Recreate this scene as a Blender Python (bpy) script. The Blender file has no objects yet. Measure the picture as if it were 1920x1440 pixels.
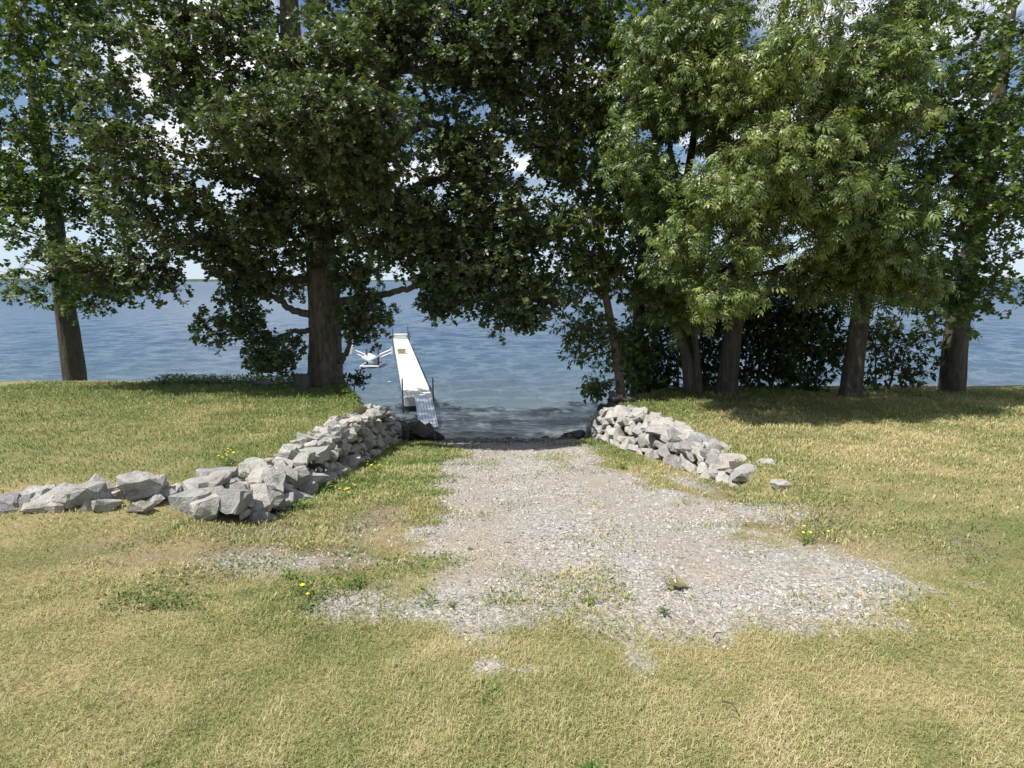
import bpy, bmesh, math, random
import numpy as np
from mathutils import Vector, Matrix

R = math.radians
rng = np.random.default_rng(7)
random.seed(7)
S = bpy.context.scene
COL = S.collection

# ------------------------------------------------------------------ camera
PITCH = 10.1
EYE = 1.6
cam = bpy.data.cameras.new('camera')
cam.sensor_width = 36.0
cam.lens = 20.29
cam.clip_start = 0.05
cam.clip_end = 30000
cam_o = bpy.data.objects.new('camera', cam)
COL.objects.link(cam_o)
cam_o.location = (0, 0, EYE)
cam_o.rotation_euler = (R(90 - PITCH), 0, 0)
S.camera = cam_o

# ------------------------------------------------------------------ light
SUN_EL = R(60)
SUN_H = Vector((-0.88, -0.38, 0)).normalized()
sun_dir = Vector((SUN_H.x * math.cos(SUN_EL), SUN_H.y * math.cos(SUN_EL), math.sin(SUN_EL)))
sun = bpy.data.lights.new('sun', 'SUN')
sun.energy = 5.0
sun.angle = R(0.5)
sun.color = (1.0, 0.955, 0.88)
sun_o = bpy.data.objects.new('sun', sun)
COL.objects.link(sun_o)
sun_o.rotation_euler = sun_dir.to_track_quat('Z', 'Y').to_euler()

W = bpy.data.worlds.new('World')
S.world = W
W.use_nodes = True
nt = W.node_tree
nt.nodes.clear()
def N(tree, typ, **kw):
    n = tree.nodes.new(typ)
    for k, v in kw.items():
        setattr(n, k, v)
    return n
L = nt.links.new
out = N(nt, 'ShaderNodeOutputWorld')
bg = N(nt, 'ShaderNodeBackground')
bg.inputs['Strength'].default_value = 0.068
sky = N(nt, 'ShaderNodeTexSky', sky_type='NISHITA', sun_disc=False, sun_elevation=SUN_EL,
        sun_rotation=math.atan2(SUN_H.x, SUN_H.y), altitude=100, air_density=1.0, dust_density=0.15, ozone_density=1.6)
tc = N(nt, 'ShaderNodeTexCoord')
sep = N(nt, 'ShaderNodeSeparateXYZ'); L(tc.outputs['Generated'], sep.inputs[0])
zc = N(nt, 'ShaderNodeMath', operation='MAXIMUM'); L(sep.outputs['Z'], zc.inputs[0]); zc.inputs[1].default_value = 0.0
za = N(nt, 'ShaderNodeMath', operation='ADD'); L(zc.outputs[0], za.inputs[0]); za.inputs[1].default_value = 0.16
dx = N(nt, 'ShaderNodeMath', operation='DIVIDE'); L(sep.outputs['X'], dx.inputs[0]); L(za.outputs[0], dx.inputs[1])
dy = N(nt, 'ShaderNodeMath', operation='DIVIDE'); L(sep.outputs['Y'], dy.inputs[0]); L(za.outputs[0], dy.inputs[1])
cv = N(nt, 'ShaderNodeCombineXYZ'); L(dx.outputs[0], cv.inputs[0]); L(dy.outputs[0], cv.inputs[1])
cn = N(nt, 'ShaderNodeTexNoise'); cn.inputs['Scale'].default_value = 1.35; cn.inputs['Detail'].default_value = 9; cn.inputs['Roughness'].default_value = 0.58
L(cv.outputs[0], cn.inputs['Vector'])
cr = N(nt, 'ShaderNodeMapRange', interpolation_type='SMOOTHSTEP')
cr.inputs['From Min'].default_value = 0.46; cr.inputs['From Max'].default_value = 0.60
L(cn.outputs['Fac'], cr.inputs['Value'])
hz = N(nt, 'ShaderNodeMapRange', interpolation_type='SMOOTHSTEP'); L(zc.outputs[0], hz.inputs['Value'])
hz.inputs['From Min'].default_value = 0.03; hz.inputs['From Max'].default_value = 0.20
hm = N(nt, 'ShaderNodeMix', data_type='FLOAT'); L(hz.outputs[0], hm.inputs['Factor']); hm.inputs['A'].default_value = 0.72; L(cr.outputs[0], hm.inputs['B'])
mx = N(nt, 'ShaderNodeMix', data_type='RGBA')
L(hm.outputs['Result'], mx.inputs['Factor']); L(sky.outputs[0], mx.inputs['A']); 
vc = N(nt, 'ShaderNodeMix', data_type='RGBA'); L(hz.outputs[0], vc.inputs['Factor']); vc.inputs['A'].default_value = (6.6, 8.3, 10.4, 1); vc.inputs['B'].default_value = (11.8, 12.1, 12.6, 1)
L(vc.outputs['Result'], mx.inputs['B'])
L(mx.outputs['Result'], bg.inputs['Color']); L(bg.outputs[0], out.inputs[0])

S.view_settings.view_transform = 'Standard'
S.view_settings.look = 'None'
S.view_settings.gamma = 1.0
S.view_settings.use_curve_mapping = False
S.view_settings.exposure = 0.60
S.cycles.max_bounces = 6
S.cycles.diffuse_bounces = 3
S.cycles.glossy_bounces = 3
S.cycles.transmission_bounces = 3
S.cycles.transparent_max_bounces = 4
S.cycles.use_denoising = True
S.cycles.caustics_reflective = False
S.cycles.caustics_refractive = False

# ------------------------------------------------------------------ helpers
F = 1082.0
_cp, _sp = math.cos(R(PITCH)), math.sin(R(PITCH))
def at(px, py, Y):
    u, v = (px - 960) / F, (720 - py) / F
    d = _cp + v * _sp
    return (u / d * Y, Y, EYE + (-_sp + v * _cp) / d * Y)
def fcurve(ctl):
    xs = np.array([c[0] for c in ctl], float); ys = np.array([c[1] for c in ctl], float)
    return lambda t: np.interp(t, xs, ys)
def sstep(a, b, x):
    t = np.clip((x - a) / (b - a), 0, 1)
    return t * t * (3 - 2 * t)
_perm = np.random.default_rng(3).random((256, 256))
def vnoise(x, y):
    xi = np.floor(x).astype(int); yi = np.floor(y).astype(int)
    fx = x - xi; fy = y - yi
    fx = fx * fx * (3 - 2 * fx); fy = fy * fy * (3 - 2 * fy)
    g = lambda a, b: _perm[a & 255, b & 255]
    return (g(xi, yi) * (1 - fx) + g(xi + 1, yi) * fx) * (1 - fy) + (g(xi, yi + 1) * (1 - fx) + g(xi + 1, yi + 1) * fx) * fy
def fbm(x, y, o=4):
    s, a, t = 0, 0.5, 0
    for k in range(o):
        s = s + a * vnoise(x * 2 ** k + 17.3 * k, y * 2 ** k + 5.1 * k); t += a; a *= 0.5
    return s / t

def mesh_np(name, v, f, mat=None, smooth=False, attrs=None):
    """v (n,3), f (m,k) all the same k"""
    me = bpy.data.meshes.new(name)
    v = np.ascontiguousarray(v, np.float32); f = np.ascontiguousarray(f, np.int32)
    k = f.shape[1]
    me.vertices.add(len(v)); me.vertices.foreach_set('co', v.ravel())
    me.loops.add(f.size); me.loops.foreach_set('vertex_index', f.ravel())
    me.polygons.add(len(f)); me.polygons.foreach_set('loop_start', np.arange(0, f.size, k, dtype=np.int32))
    me.update(calc_edges=True)
    for an, av in (attrs or {}).items():
        av = np.asarray(av, np.float32)
        if av.ndim == 1:
            a = me.attributes.new(an, 'FLOAT', 'POINT'); a.data.foreach_set('value', av)
        else:
            a = me.attributes.new(an, 'FLOAT_COLOR', 'POINT'); a.data.foreach_set('color', av.ravel())
    if smooth:
        me.shade_smooth()
    else:
        me.shade_flat()
    if mat: me.materials.append(mat)
    return me
def link(name, me, parent=None, loc=None):
    o = bpy.data.objects.new(name, me)
    COL.objects.link(o)
    if parent: o.parent = parent
    if loc is not None: o.location = loc
    return o
def tag(o, label=None, cat=None, group=None, kind=None):
    if label: o['label'] = label
    if cat: o['category'] = cat
    if group: o['group'] = group
    if kind: o['kind'] = kind
    return o
def thing(name, label, cat, loc=(0, 0, 0), rz=0, group=None):
    o = bpy.data.objects.new(name, None)
    COL.objects.link(o); o.location = loc; o.rotation_euler = (0, 0, rz)
    o.empty_display_size = 0.1
    return tag(o, label, cat, group)
class MB:
    """collects boxes and tubes into one mesh"""
    def __init__(s): s.v = []; s.f = []
    def box(s, c, size, M=None):
        n = len(s.v); hx, hy, hz = (a / 2 for a in size)
        for dx_ in (-hx, hx):
            for dy_ in (-hy, hy):
                for dz_ in (-hz, hz):
                    p = Vector((dx_, dy_, dz_))
                    if M: p = M @ p
                    s.v.append(p + Vector(c))
        for q in ((0, 1, 3, 2), (4, 6, 7, 5), (0, 4, 5, 1), (2, 3, 7, 6), (0, 2, 6, 4), (1, 5, 7, 3)):
            s.f.append(tuple(n + i for i in q))
        return s
    def tube(s, pts, rad, k=10, cap=True):
        pts = [Vector(p) for p in pts]; n0 = len(s.v); m = len(pts)
        if not isinstance(rad, (list, tuple)): rad = [rad] * m
        ref = None
        for i, p in enumerate(pts):
            d = (pts[min(i + 1, m - 1)] - pts[max(i - 1, 0)]).normalized()
            if ref is None: ref = Vector((1, 0, 0)) if abs(d.x) < 0.8 else Vector((0, 1, 0))
            a = (ref - d * ref.dot(d)).normalized(); b = d.cross(a); ref = a
            for j in range(k):
                t = 2 * math.pi * j / k
                s.v.append(p + (a * math.cos(t) + b * math.sin(t)) * rad[i])
        for i in range(m - 1):
            for j in range(k):
                s.f.append((n0 + i * k + j, n0 + i * k + (j + 1) % k, n0 + (i + 1) * k + (j + 1) % k, n0 + (i + 1) * k + j))
        if cap:
            s.f.append(tuple(n0 + j for j in reversed(range(k)))); s.f.append(tuple(n0 + (m - 1) * k + j for j in range(k)))
        return s
    def build(s, name, mat, parent=None, off=(0, 0, 0), bevel=0):
        me = bpy.data.meshes.new(name)
        o3 = Vector(off)
        me.from_pydata([tuple(Vector(p) - o3) for p in s.v], [], s.f)
        if bevel:
            bm = bmesh.new(); bm.from_mesh(me)
            bmesh.ops.bevel(bm, geom=bm.edges[:], offset=bevel, segments=2, affect='EDGES', clamp_overlap=True)
            bm.to_mesh(me); bm.free()
        me.shade_flat()
        me.materials.append(mat)
        return link(name, me, parent)

# ------------------------------------------------------------------ materials
def mat(name):
    m = bpy.data.materials.new(name); m.use_nodes = True
    t = m.node_tree
    return m, t, t.nodes['Principled BSDF'], t.nodes['Material Output']
def setp(b, **kw):
    for k, v in kw.items():
        b.inputs[k.replace('_', ' ')].default_value = v
def ramp(t, stops, fac=None):
    r = N(t, 'ShaderNodeValToRGB')
    el = r.color_ramp.elements
    while len(el) < len(stops): el.new(0.5)
    for e, (p, c) in zip(el, stops): e.position = p; e.color = (*c, 1)
    if fac: t.links.new(fac, r.inputs[0])
    return r
def noise(t, scale, detail=4, rough=0.55, vec=None, dim='3D'):
    n = N(t, 'ShaderNodeTexNoise'); n.inputs['Scale'].default_value = scale; n.inputs['Detail'].default_value = detail
    n.inputs['Roughness'].default_value = rough
    if vec: t.links.new(vec, n.inputs['Vector'])
    return n
def bump(t, h, b, strength, dist):
    n = N(t, 'ShaderNodeBump'); n.inputs['Strength'].default_value = strength; n.inputs['Distance'].default_value = dist
    t.links.new(h, n.inputs['Height']); t.links.new(n.outputs[0], b.inputs['Normal'])
    return n
def mixc(t, fac, a, b, typ='MIX'):
    n = N(t, 'ShaderNodeMix', data_type='RGBA', blend_type=typ)
    for s_, v in ((n.inputs['Factor'], fac), (n.inputs['A'], a), (n.inputs['B'], b)):
        if isinstance(v, bpy.types.NodeSocket): t.links.new(v, s_)
        elif isinstance(v, tuple): s_.default_value = (*v, 1)
        else: s_.default_value = v
    return n.outputs['Result']
def mth(t, op, a, b=0.0, clamp=False):
    n = N(t, 'ShaderNodeMath', operation=op, use_clamp=clamp)
    for i, v in enumerate((a, b)):
        if isinstance(v, bpy.types.NodeSocket): t.links.new(v, n.inputs[i])
        else: n.inputs[i].default_value = v
    return n.outputs[0]
def attr(t, name):
    return N(t, 'ShaderNodeAttribute', attribute_name=name)
def obj_co(t):
    return N(t, 'ShaderNodeTexCoord').outputs['Object']

def ground_mat():
    m, t, b, o = mat('ground')
    co = N(t, 'ShaderNodeNewGeometry').outputs['Position']
    g = attr(t, 'gravel').outputs['Fac']; dry = attr(t, 'dry').outputs['Fac']; shade_tone = attr(t, 'shade_tone').outputs['Fac']
    # gravel: cells of different greys, dust between
    vo = N(t, 'ShaderNodeTexVoronoi'); vo.inputs['Scale'].default_value = 42; t.links.new(co, vo.inputs['Vector'])
    hs = N(t, 'ShaderNodeSeparateColor'); t.links.new(vo.outputs['Color'], hs.inputs[0])
    gr = ramp(t, [(0, (0.13, 0.125, 0.12)), (0.35, (0.25, 0.24, 0.225)), (0.75, (0.36, 0.345, 0.32)), (1, (0.47, 0.455, 0.43))], hs.outputs[0])
    n1 = noise(t, 1.3, 5, vec=co)
    dust = ramp(t, [(0.36, (0.30, 0.25, 0.19)), (0.66, (0.285, 0.27, 0.26))], n1.outputs['Fac'])
    tk = attr(t, 'track').outputs['Fac']
    gcol = mixc(t, mth(t, 'ADD', 0.36, mth(t, 'MULTIPLY', tk, 0.4), True), gr.outputs[0], dust.outputs[0])
    # soil and thatch
    n2 = noise(t, 3.0, 6, 0.65, vec=co); n3 = noise(t, 55, 4, 0.7, vec=co)
    straw = ramp(t, [(0.30, (0.16, 0.12, 0.065)), (0.5, (0.30, 0.235, 0.12)), (0.72, (0.40, 0.33, 0.18))], n3.outputs['Fac'])
    grn = ramp(t, [(0.3, (0.075, 0.085, 0.03)), (0.7, (0.19, 0.20, 0.075))], n3.outputs['Fac'])
    dm = mth(t, 'ADD', dry, mth(t, 'MULTIPLY', mth(t, 'SUBTRACT', n2.outputs['Fac'], 0.5), 1.2), True)
    scol = mixc(t, dm, grn.outputs[0], straw.outputs[0])
    n6 = noise(t, 2.2, 5, 0.6, vec=co)
    soil = ramp(t, [(0.36, (0.225, 0.150, 0.095)), (0.5, (0.26, 0.205, 0.145)), (0.66, (0.235, 0.215, 0.19))], n6.outputs['Fac'])
    soil2 = mixc(t, mth(t, 'MULTIPLY', n3.outputs['Fac'], 0.9), soil.outputs[0], (0.12, 0.09, 0.06))
    scol = mixc(t, mth(t, 'MULTIPLY', attr(t, 'bare').outputs['Fac'], 1.0, True), scol, soil2)
    n4 = noise(t, 7, 6, 0.7, vec=co)
    gm = mth(t, 'ADD', mth(t, 'MULTIPLY', mth(t, 'SUBTRACT', g, 0.5), 3.0), n4.outputs['Fac'], True)
    c = mixc(t, gm, scol, gcol)
    c = mixc(t, mth(t, 'MULTIPLY', shade_tone, 0.85), c, (0.06, 0.052, 0.042))  # shade of the beach and wall gaps painted into the ground colour
    t.links.new(c, b.inputs['Base Color'])
    setp(b, Roughness=0.95); b.inputs['Specular IOR Level'].default_value = 0.2
    h = mth(t, 'ADD', mth(t, 'MULTIPLY', vo.outputs['Distance'], mth(t, 'MULTIPLY', gm, -0.9)), n3.outputs['Fac'])
    bump(t, h, b, 0.8, 0.015)
    return m
def attr_mat(name, stops, rough=0.6, trans=0.0, spec=0.5, tcol=(1.25, 1.35, 0.5)):
    """leaf / blade material whose colour runs along the 'tint' of each piece"""
    m, t, b, o = mat(name)
    r = ramp(t, stops, attr(t, 'tint').outputs['Fac'])
    t.links.new(r.outputs[0], b.inputs['Base Color'])
    setp(b, Roughness=rough); b.inputs['Specular IOR Level'].default_value = spec
    if trans:
        tr = N(t, 'ShaderNodeBsdfTranslucent')
        t.links.new(mixc(t, 1.0, r.outputs[0], tcol, 'MULTIPLY'), tr.inputs['Color'])
        ms = N(t, 'ShaderNodeMixShader'); ms.inputs[0].default_value = trans
        t.links.new(b.outputs[0], ms.inputs[1]); t.links.new(tr.outputs[0], ms.inputs[2]); t.links.new(ms.outputs[0], o.inputs[0])
    return m
def stone_mat(name, a, c, d):
    m, t, b, o = mat(name)
    co = obj_co(t)
    oi = N(t, 'ShaderNodeObjectInfo')
    off = N(t, 'ShaderNodeVectorMath', operation='ADD'); t.links.new(co, off.inputs[0])
    rv = N(t, 'ShaderNodeVectorMath', operation='SCALE'); rv.inputs[0].default_value = (37, 11, 23); t.links.new(oi.outputs['Random'], rv.inputs['Scale'])
    t.links.new(rv.outputs[0], off.inputs[1])
    v = off.outputs[0]
    n1 = noise(t, 5.5, 8, 0.68, vec=v)
    r1 = ramp(t, [(0.28, a), (0.5, c), (0.74, d)], n1.outputs['Fac'])
    hv = ramp(t, [(0, (0.66, 0.66, 0.69)), (0.45, (0.95, 0.94, 0.92)), (0.8, (1.03, 1.01, 0.97)), (1, (0.93, 0.88, 0.83))], oi.outputs['Random'])
    c1 = mixc(t, 1.0, r1.outputs[0], hv.outputs[0], 'MULTIPLY')
    n2 = noise(t, 60, 5, 0.7, vec=v)
    sp = ramp(t, [(0.55, (0, 0, 0)), (0.70, (1, 1, 1))], n2.outputs['Fac'])
    c2 = mixc(t, mth(t, 'MULTIPLY', sp.outputs[0], 0.45), c1, (0.13, 0.125, 0.115))
    n5 = noise(t, 2.6, 4, 0.6, vec=v)
    li = ramp(t, [(0.58, (0, 0, 0)), (0.68, (1, 1, 1))], n5.outputs['Fac'])
    c2 = mixc(t, mth(t, 'MULTIPLY', li.outputs[0], 0.2), c2, (0.34, 0.27, 0.17))
    t.links.new(c2, b.inputs['Base Color']); setp(b, Roughness=0.9); b.inputs['Specular IOR Level'].default_value = 0.25
    wv = N(t, 'ShaderNodeTexVoronoi', feature='DISTANCE_TO_EDGE'); wv.inputs['Scale'].default_value = 9; t.links.new(v, wv.inputs['Vector'])
    h = mth(t, 'ADD', mth(t, 'MULTIPLY', n1.outputs['Fac'], 1.6), mth(t, 'ADD', mth(t, 'MULTIPLY', n2.outputs['Fac'], 0.5), mth(t, 'MULTIPLY', mth(t, 'MINIMUM', wv.outputs['Distance'], 0.08), 1.2)))
    bump(t, h, b, 1.0, 0.045)
    return m
def bark_mat(name, dark, light, furrow=1.0):
    m, t, b, o = mat(name)
    co = obj_co(t)
    mp = N(t, 'ShaderNodeMapping'); mp.inputs['Scale'].default_value = (1, 1, 0.24); t.links.new(co, mp.inputs['Vector'])
    n1 = noise(t, 11, 7, 0.7, vec=mp.outputs[0]); n2 = noise(t, 1.7, 4, vec=co)
    r = ramp(t, [(0.34, dark), (0.62, light)], n1.outputs['Fac'])
    c = mixc(t, mth(t, 'MULTIPLY', n2.outputs['Fac'], 0.5), r.outputs[0], tuple(x * 0.55 for x in light))
    t.links.new(c, b.inputs['Base Color']); setp(b, Roughness=0.95); b.inputs['Specular IOR Level'].default_value = 0.2
    bump(t, n1.outputs['Fac'], b, furrow, 0.10)
    return m
def plain(name, col, rough=0.5, metal=0.0, spec=0.5, grime=0.12, scale=6, bmp=0.0):
    m, t, b, o = mat(name)
    co = obj_co(t)
    n1 = noise(t, scale, 6, 0.65, vec=co)
    r = ramp(t, [(0.35, tuple(c * (1 - 2 * grime) for c in col)), (0.65, col)], n1.outputs['Fac'])
    t.links.new(r.outputs[0], b.inputs['Base Color'])
    setp(b, Roughness=rough, Metallic=metal); b.inputs['Specular IOR Level'].default_value = spec
    if bmp: bump(t, n1.outputs['Fac'], b, bmp, 0.01)
    return m
def water_mat():
    m, t, b, o = mat('lake water')
    co = N(t, 'ShaderNodeNewGeometry').outputs['Position']
    dp = attr(t, 'depth').outputs['Fac']
    n0 = noise(t, 0.35, 3, vec=co)
    dpn = mth(t, 'ADD', dp, mth(t, 'MULTIPLY', mth(t, 'SUBTRACT', n0.outputs['Fac'], 0.5), 0.5))
    r = ramp(t, [(0.0, (0.105, 0.100, 0.080)), (0.08, (0.105, 0.120, 0.112)), (0.25, (0.074, 0.102, 0.120)), (0.55, (0.055, 0.094, 0.138)), (1.0, (0.042, 0.080, 0.134))],
             mth(t, 'MULTIPLY', dpn, 0.25))
    # thin broken lines of foam where the ripples run out
    mp = N(t, 'ShaderNodeMapping'); mp.inputs['Scale'].default_value = (1.0, 4.0, 1); t.links.new(co, mp.inputs['Vector'])
    fn = noise(t, 4.0, 6, 0.7, vec=mp.outputs[0])
    fo = ramp(t, [(0.56, (0, 0, 0)), (0.66, (1, 1, 1))], fn.outputs['Fac'])
    near = N(t, 'ShaderNodeMapRange'); near.inputs['From Min'].default_value = 0.26; near.inputs['From Max'].default_value = 0.05
    t.links.new(dp, near.inputs['Value'])
    c = mixc(t, mth(t, 'MULTIPLY', mth(t, 'MULTIPLY', fo.outputs[0], near.outputs[0]), 0.55), r.outputs[0], (0.5, 0.5, 0.5))
    t.links.new(c, b.inputs['Base Color'])
    setp(b, IOR=1.333)
    t.links.new(attr(t, 'rough').outputs['Fac'], b.inputs['Roughness'])     # unresolved far ripples
    mp2 = N(t, 'ShaderNodeMapping'); mp2.inputs['Scale'].default_value = (0.45, 1.0, 1); mp2.inputs['Rotation'].default_value = (0, 0, R(8)); t.links.new(co, mp2.inputs['Vector'])
    b1 = noise(t, 5.0, 5, 0.6, vec=mp2.outputs[0]); b2 = noise(t, 0.9, 4, 0.6, vec=mp2.outputs[0])
    h = mth(t, 'ADD', mth(t, 'MULTIPLY', b1.outputs['Fac'], 0.13), mth(t, 'MULTIPLY', b2.outputs['Fac'], 0.5))
    bump(t, h, b, 0.9, 0.6)
    return m

M_ground = ground_mat()
M_stone = stone_mat('limestone', (0.28, 0.275, 0.265), (0.44, 0.432, 0.412), (0.57, 0.56, 0.535))
M_dark_stone = stone_mat('dark shore stone', (0.06, 0.055, 0.05), (0.11, 0.105, 0.10), (0.17, 0.165, 0.155))  # darker copy of the stone, shade at the shore put into its colour
M_boulder = stone_mat('boulder', (0.09, 0.085, 0.09), (0.15, 0.145, 0.15), (0.22, 0.21, 0.21))
M_gravel = attr_mat('crushed gravel', [(0, (0.15, 0.143, 0.137)), (0.3, (0.275, 0.26, 0.24)), (0.65, (0.38, 0.36, 0.325)), (0.9, (0.48, 0.455, 0.415)), (1, (0.36, 0.29, 0.22))], 0.9, spec=0.25)
M_pebble = attr_mat('dark pebbles', [(0, (0.05, 0.045, 0.04)), (0.7, (0.12, 0.11, 0.10)), (1, (0.22, 0.20, 0.18))], 0.5, spec=0.4)  # tree shade over the beach is put into these dark tones
M_grass = attr_mat('grass', [(0, (0.110, 0.165, 0.040)), (0.25, (0.205, 0.240, 0.080)), (0.5, (0.325, 0.320, 0.135)), (0.78, (0.45, 0.395, 0.20)), (1, (0.52, 0.45, 0.28))], 0.65, 0.22, 0.3, (1.1, 1.1, 0.7))
M_oak_leaf = attr_mat('oak leaf', [(0, (0.036, 0.064, 0.019)), (0.5, (0.078, 0.115, 0.042)), (1, (0.150, 0.185, 0.082))], 0.46, 0.25, 0.5)
M_light_leaf = attr_mat('hickory leaf', [(0, (0.048, 0.084, 0.015)), (0.5, (0.112, 0.165, 0.036)), (1, (0.245, 0.290, 0.082))], 0.42, 0.24, 0.5)
M_mid_leaf = attr_mat('ash leaf', [(0, (0.042, 0.078, 0.015)), (0.5, (0.088, 0.142, 0.030)), (1, (0.165, 0.220, 0.055))], 0.42, 0.30, 0.5)
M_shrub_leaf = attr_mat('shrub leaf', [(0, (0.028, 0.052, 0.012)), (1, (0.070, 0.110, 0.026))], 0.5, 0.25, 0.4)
M_weed_leaf = attr_mat('weed leaf', [(0, (0.055, 0.105, 0.018)), (1, (0.125, 0.185, 0.040))], 0.5, 0.25, 0.4)
M_oak_bark = bark_mat('oak bark', (0.045, 0.036, 0.028), (0.235, 0.195, 0.15), 1.0)
M_grey_bark = bark_mat('grey bark', (0.045, 0.039, 0.032), (0.135, 0.118, 0.095), 1.0)
M_pale_bark = bark_mat('pale bark', (0.12, 0.095, 0.07), (0.30, 0.25, 0.19), 0.6)
M_water = water_mat()
M_white = plain('white vinyl decking', (0.66, 0.64, 0.58), 0.6, grime=0.05)
M_alu = plain('aluminium', (0.62, 0.65, 0.69), 0.38, 0.75, grime=0.08, scale=12)
M_white_paint = plain('white painted metal', (0.78, 0.78, 0.77), 0.4, grime=0.06)
M_dark_pipe = plain('dark galvanised pipe', (0.10, 0.11, 0.13), 0.5, 0.4, grime=0.15, scale=15)
M_tan = plain('tan plastic', (0.50, 0.44, 0.33), 0.6, grime=0.1)
M_yellow = plain('yellow petal', (0.85, 0.66, 0.02), 0.55, grime=0.08, scale=40)
M_dead_leaf = plain('dry olive leaf', (0.15, 0.135, 0.055), 0.55, grime=0.22, scale=25, bmp=0.5)
M_twig = plain('dry twig', (0.10, 0.07, 0.045), 0.9, grime=0.2, scale=30)
M_stem = plain('green stem', (0.12, 0.17, 0.05), 0.7, grime=0.1)

# ------------------------------------------------------------------ terrain
LAKE = -3.4
z_ramp = fcurve([(-400, 1.0), (-60, 0.5), (-5, 0.12), (0, 0), (3, -0.25), (6, -0.8), (10, -1.65), (15, -2.68), (18, -3.42), (25, -4.8), (60, -9), (400, -12)])
z_left = fcurve([(-400, 1.0), (-60, 0.5), (-5, 0.12), (0, 0), (2, -0.06), (5.4, -0.40), (8, -0.72), (10, -0.93), (12, -1.10), (14, -1.25), (17, -1.50), (30, -1.6), (400, -1.6)])
z_right = fcurve([(-400, 1.0), (-60, 0.5), (-5, 0.12), (0, 0), (2, -0.08), (5.5, -0.52), (9, -1.05), (11.5, -1.33), (14, -1.50), (17, -1.64), (30, -1.7), (400, -1.7)])
face_L = fcurve([(4.6, -2.42), (5.5, -2.32), (7.1, -2.50), (10, -2.72), (14.4, -2.96), (17, -2.75)])     # foot of the left wall
top_L = fcurve([(4.6, -2.9), (5.4, -2.85), (8, -3.08), (10.5, -3.24), (13, -3.36), (15, -3.5), (17, -3.7)])  # its lawn edge
face_R = fcurve([(6.5, 3.05), (7.6, 2.78), (9.6, 2.86), (12, 2.50), (15, 2.07), (17, 1.7)])
top_R = fcurve([(6.5, 3.2), (7.6, 3.08), (9, 3.26), (11.5, 3.36), (14, 3.0), (15.2, 2.75), (17, 2.6)])
def ground_z(x, y, detail=True):
    x = np.asarray(x, float); y = np.asarray(y, float)
    zr = z_ramp(y) + 0.13 * sstep(0.3, 2.2, x) * sstep(9, 15, y) * (1 - sstep(15.5, 17.5, y))
    bankL = np.interp(x, [-5.6, -4.3, -3.4, -2.5], [17.9, 14.6, 12.4, 12.0]); bankR = np.interp(x, [2.2, 2.6, 5.0, 7.0], [14.4, 14.9, 17.4, 17.9])
    lo = z_ramp(y)
    zl = z_left(y); kl = sstep(bankL, bankL + 2.6, y); zl = zl * (1 - kl) + np.minimum(zl, lo) * kl
    zR = z_right(y); kr = sstep(bankR, bankR + 2.6, y); zR = zR * (1 - kr) + np.minimum(zR, lo) * kr
    zR = zR + 0.10 * np.exp(-((x - 6) / 2.6) ** 2 - ((y - 15.8) / 1.6) ** 2)
    nl = 1 - sstep(4.0, 5.6, y); nr = 1 - sstep(5.2, 7.6, y)
    a = face_L(y) - 0.08 + 0.6 * nl; b = top_L(y) + 0.10 - 1.2 * nl
    wl = sstep(0, 1, (a - x) / np.maximum(a - b, 0.05))
    a = face_R(y) + 0.08 - 0.7 * nr; b = top_R(y) - 0.10 + 1.2 * nr
    wr = sstep(0, 1, (x - a) / np.maximum(b - a, 0.05))
    z = zr * (1 - wl - wr) + zl * wl + zR * wr
    if detail:
        z = z + (fbm(x * 0.9, y * 0.9, 3) - 0.5) * 0.07 + (fbm(x * 5, y * 5, 2) - 0.5) * 0.018
    return z
gl = fcurve([(2.5, -0.3), (2.75, -0.75), (3.2, -1.10), (3.9, -1.05), (5.5, -1.0), (9.4, -1.26), (14, -1.7), (16, -2.6)])
gr_ = fcurve([(2.4, 0.3), (2.8, 2.0), (3.2, 2.7), (3.9, 2.5), (4.6, 2.25), (7.3, 2.05), (10, 1.85), (14, 1.95), (16, 1.9)])
def gravel_mask(x, y):
    w = (fbm(x * 1.1, y * 1.1, 4) - 0.5) * 1.5 + (fbm(x * 4.7 + 5, y * 4.7, 3) - 0.5) * 0.7
    l = sstep(-0.55, 0.75, x - gl(y) + w * 0.9); r = sstep(-0.45, 0.65, gr_(y) - x + w * 0.9)
    n = sstep(2.45, 3.25, y + w * 0.55 - 0.05 * np.clip(x, -2, 2))
    g = l * r * n
    p = lambda cx, cy, rx, ry: np.exp(-((x - cx) / rx) ** 2 - ((y - cy) / ry) ** 2)
    g = np.maximum(g, 0.95 * p(-0.11, 2.44, 0.10, 0.09)); g = np.maximum(g, 0.75 * p(0.07, 2.42, 0.07, 0.05)); g = np.maximum(g, 0.7 * p(0.62, 2.55, 0.12, 0.22))
    g = np.maximum(g, 0.62 * p(-1.75, 3.9, 0.65, 0.45))        # bare stony soil left of the drive
    g = np.maximum(g, 0.70 * p(2.55, 5.6, 0.6, 0.8)); g = np.maximum(g, 0.65 * p(2.45, 7.6, 0.35, 1.2))
    g = np.maximum(g, sstep(14.6, 15.1, y) * (1 - sstep(24, 30, y)) * sstep(-3.4, -2.6, x) * (1 - sstep(2.2, 3.0, x)))
    return g
def track(x, y):
    c = 0.55 - 0.02 * (y - 3)
    return (np.exp(-((x - c + 0.85) / 0.30) ** 2) + np.exp(-((x - c - 0.75) / 0.30) ** 2)) * sstep(2.6, 4.0, y) * (0.5 + fbm(x * 0.9, y * 0.5, 3))
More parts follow.
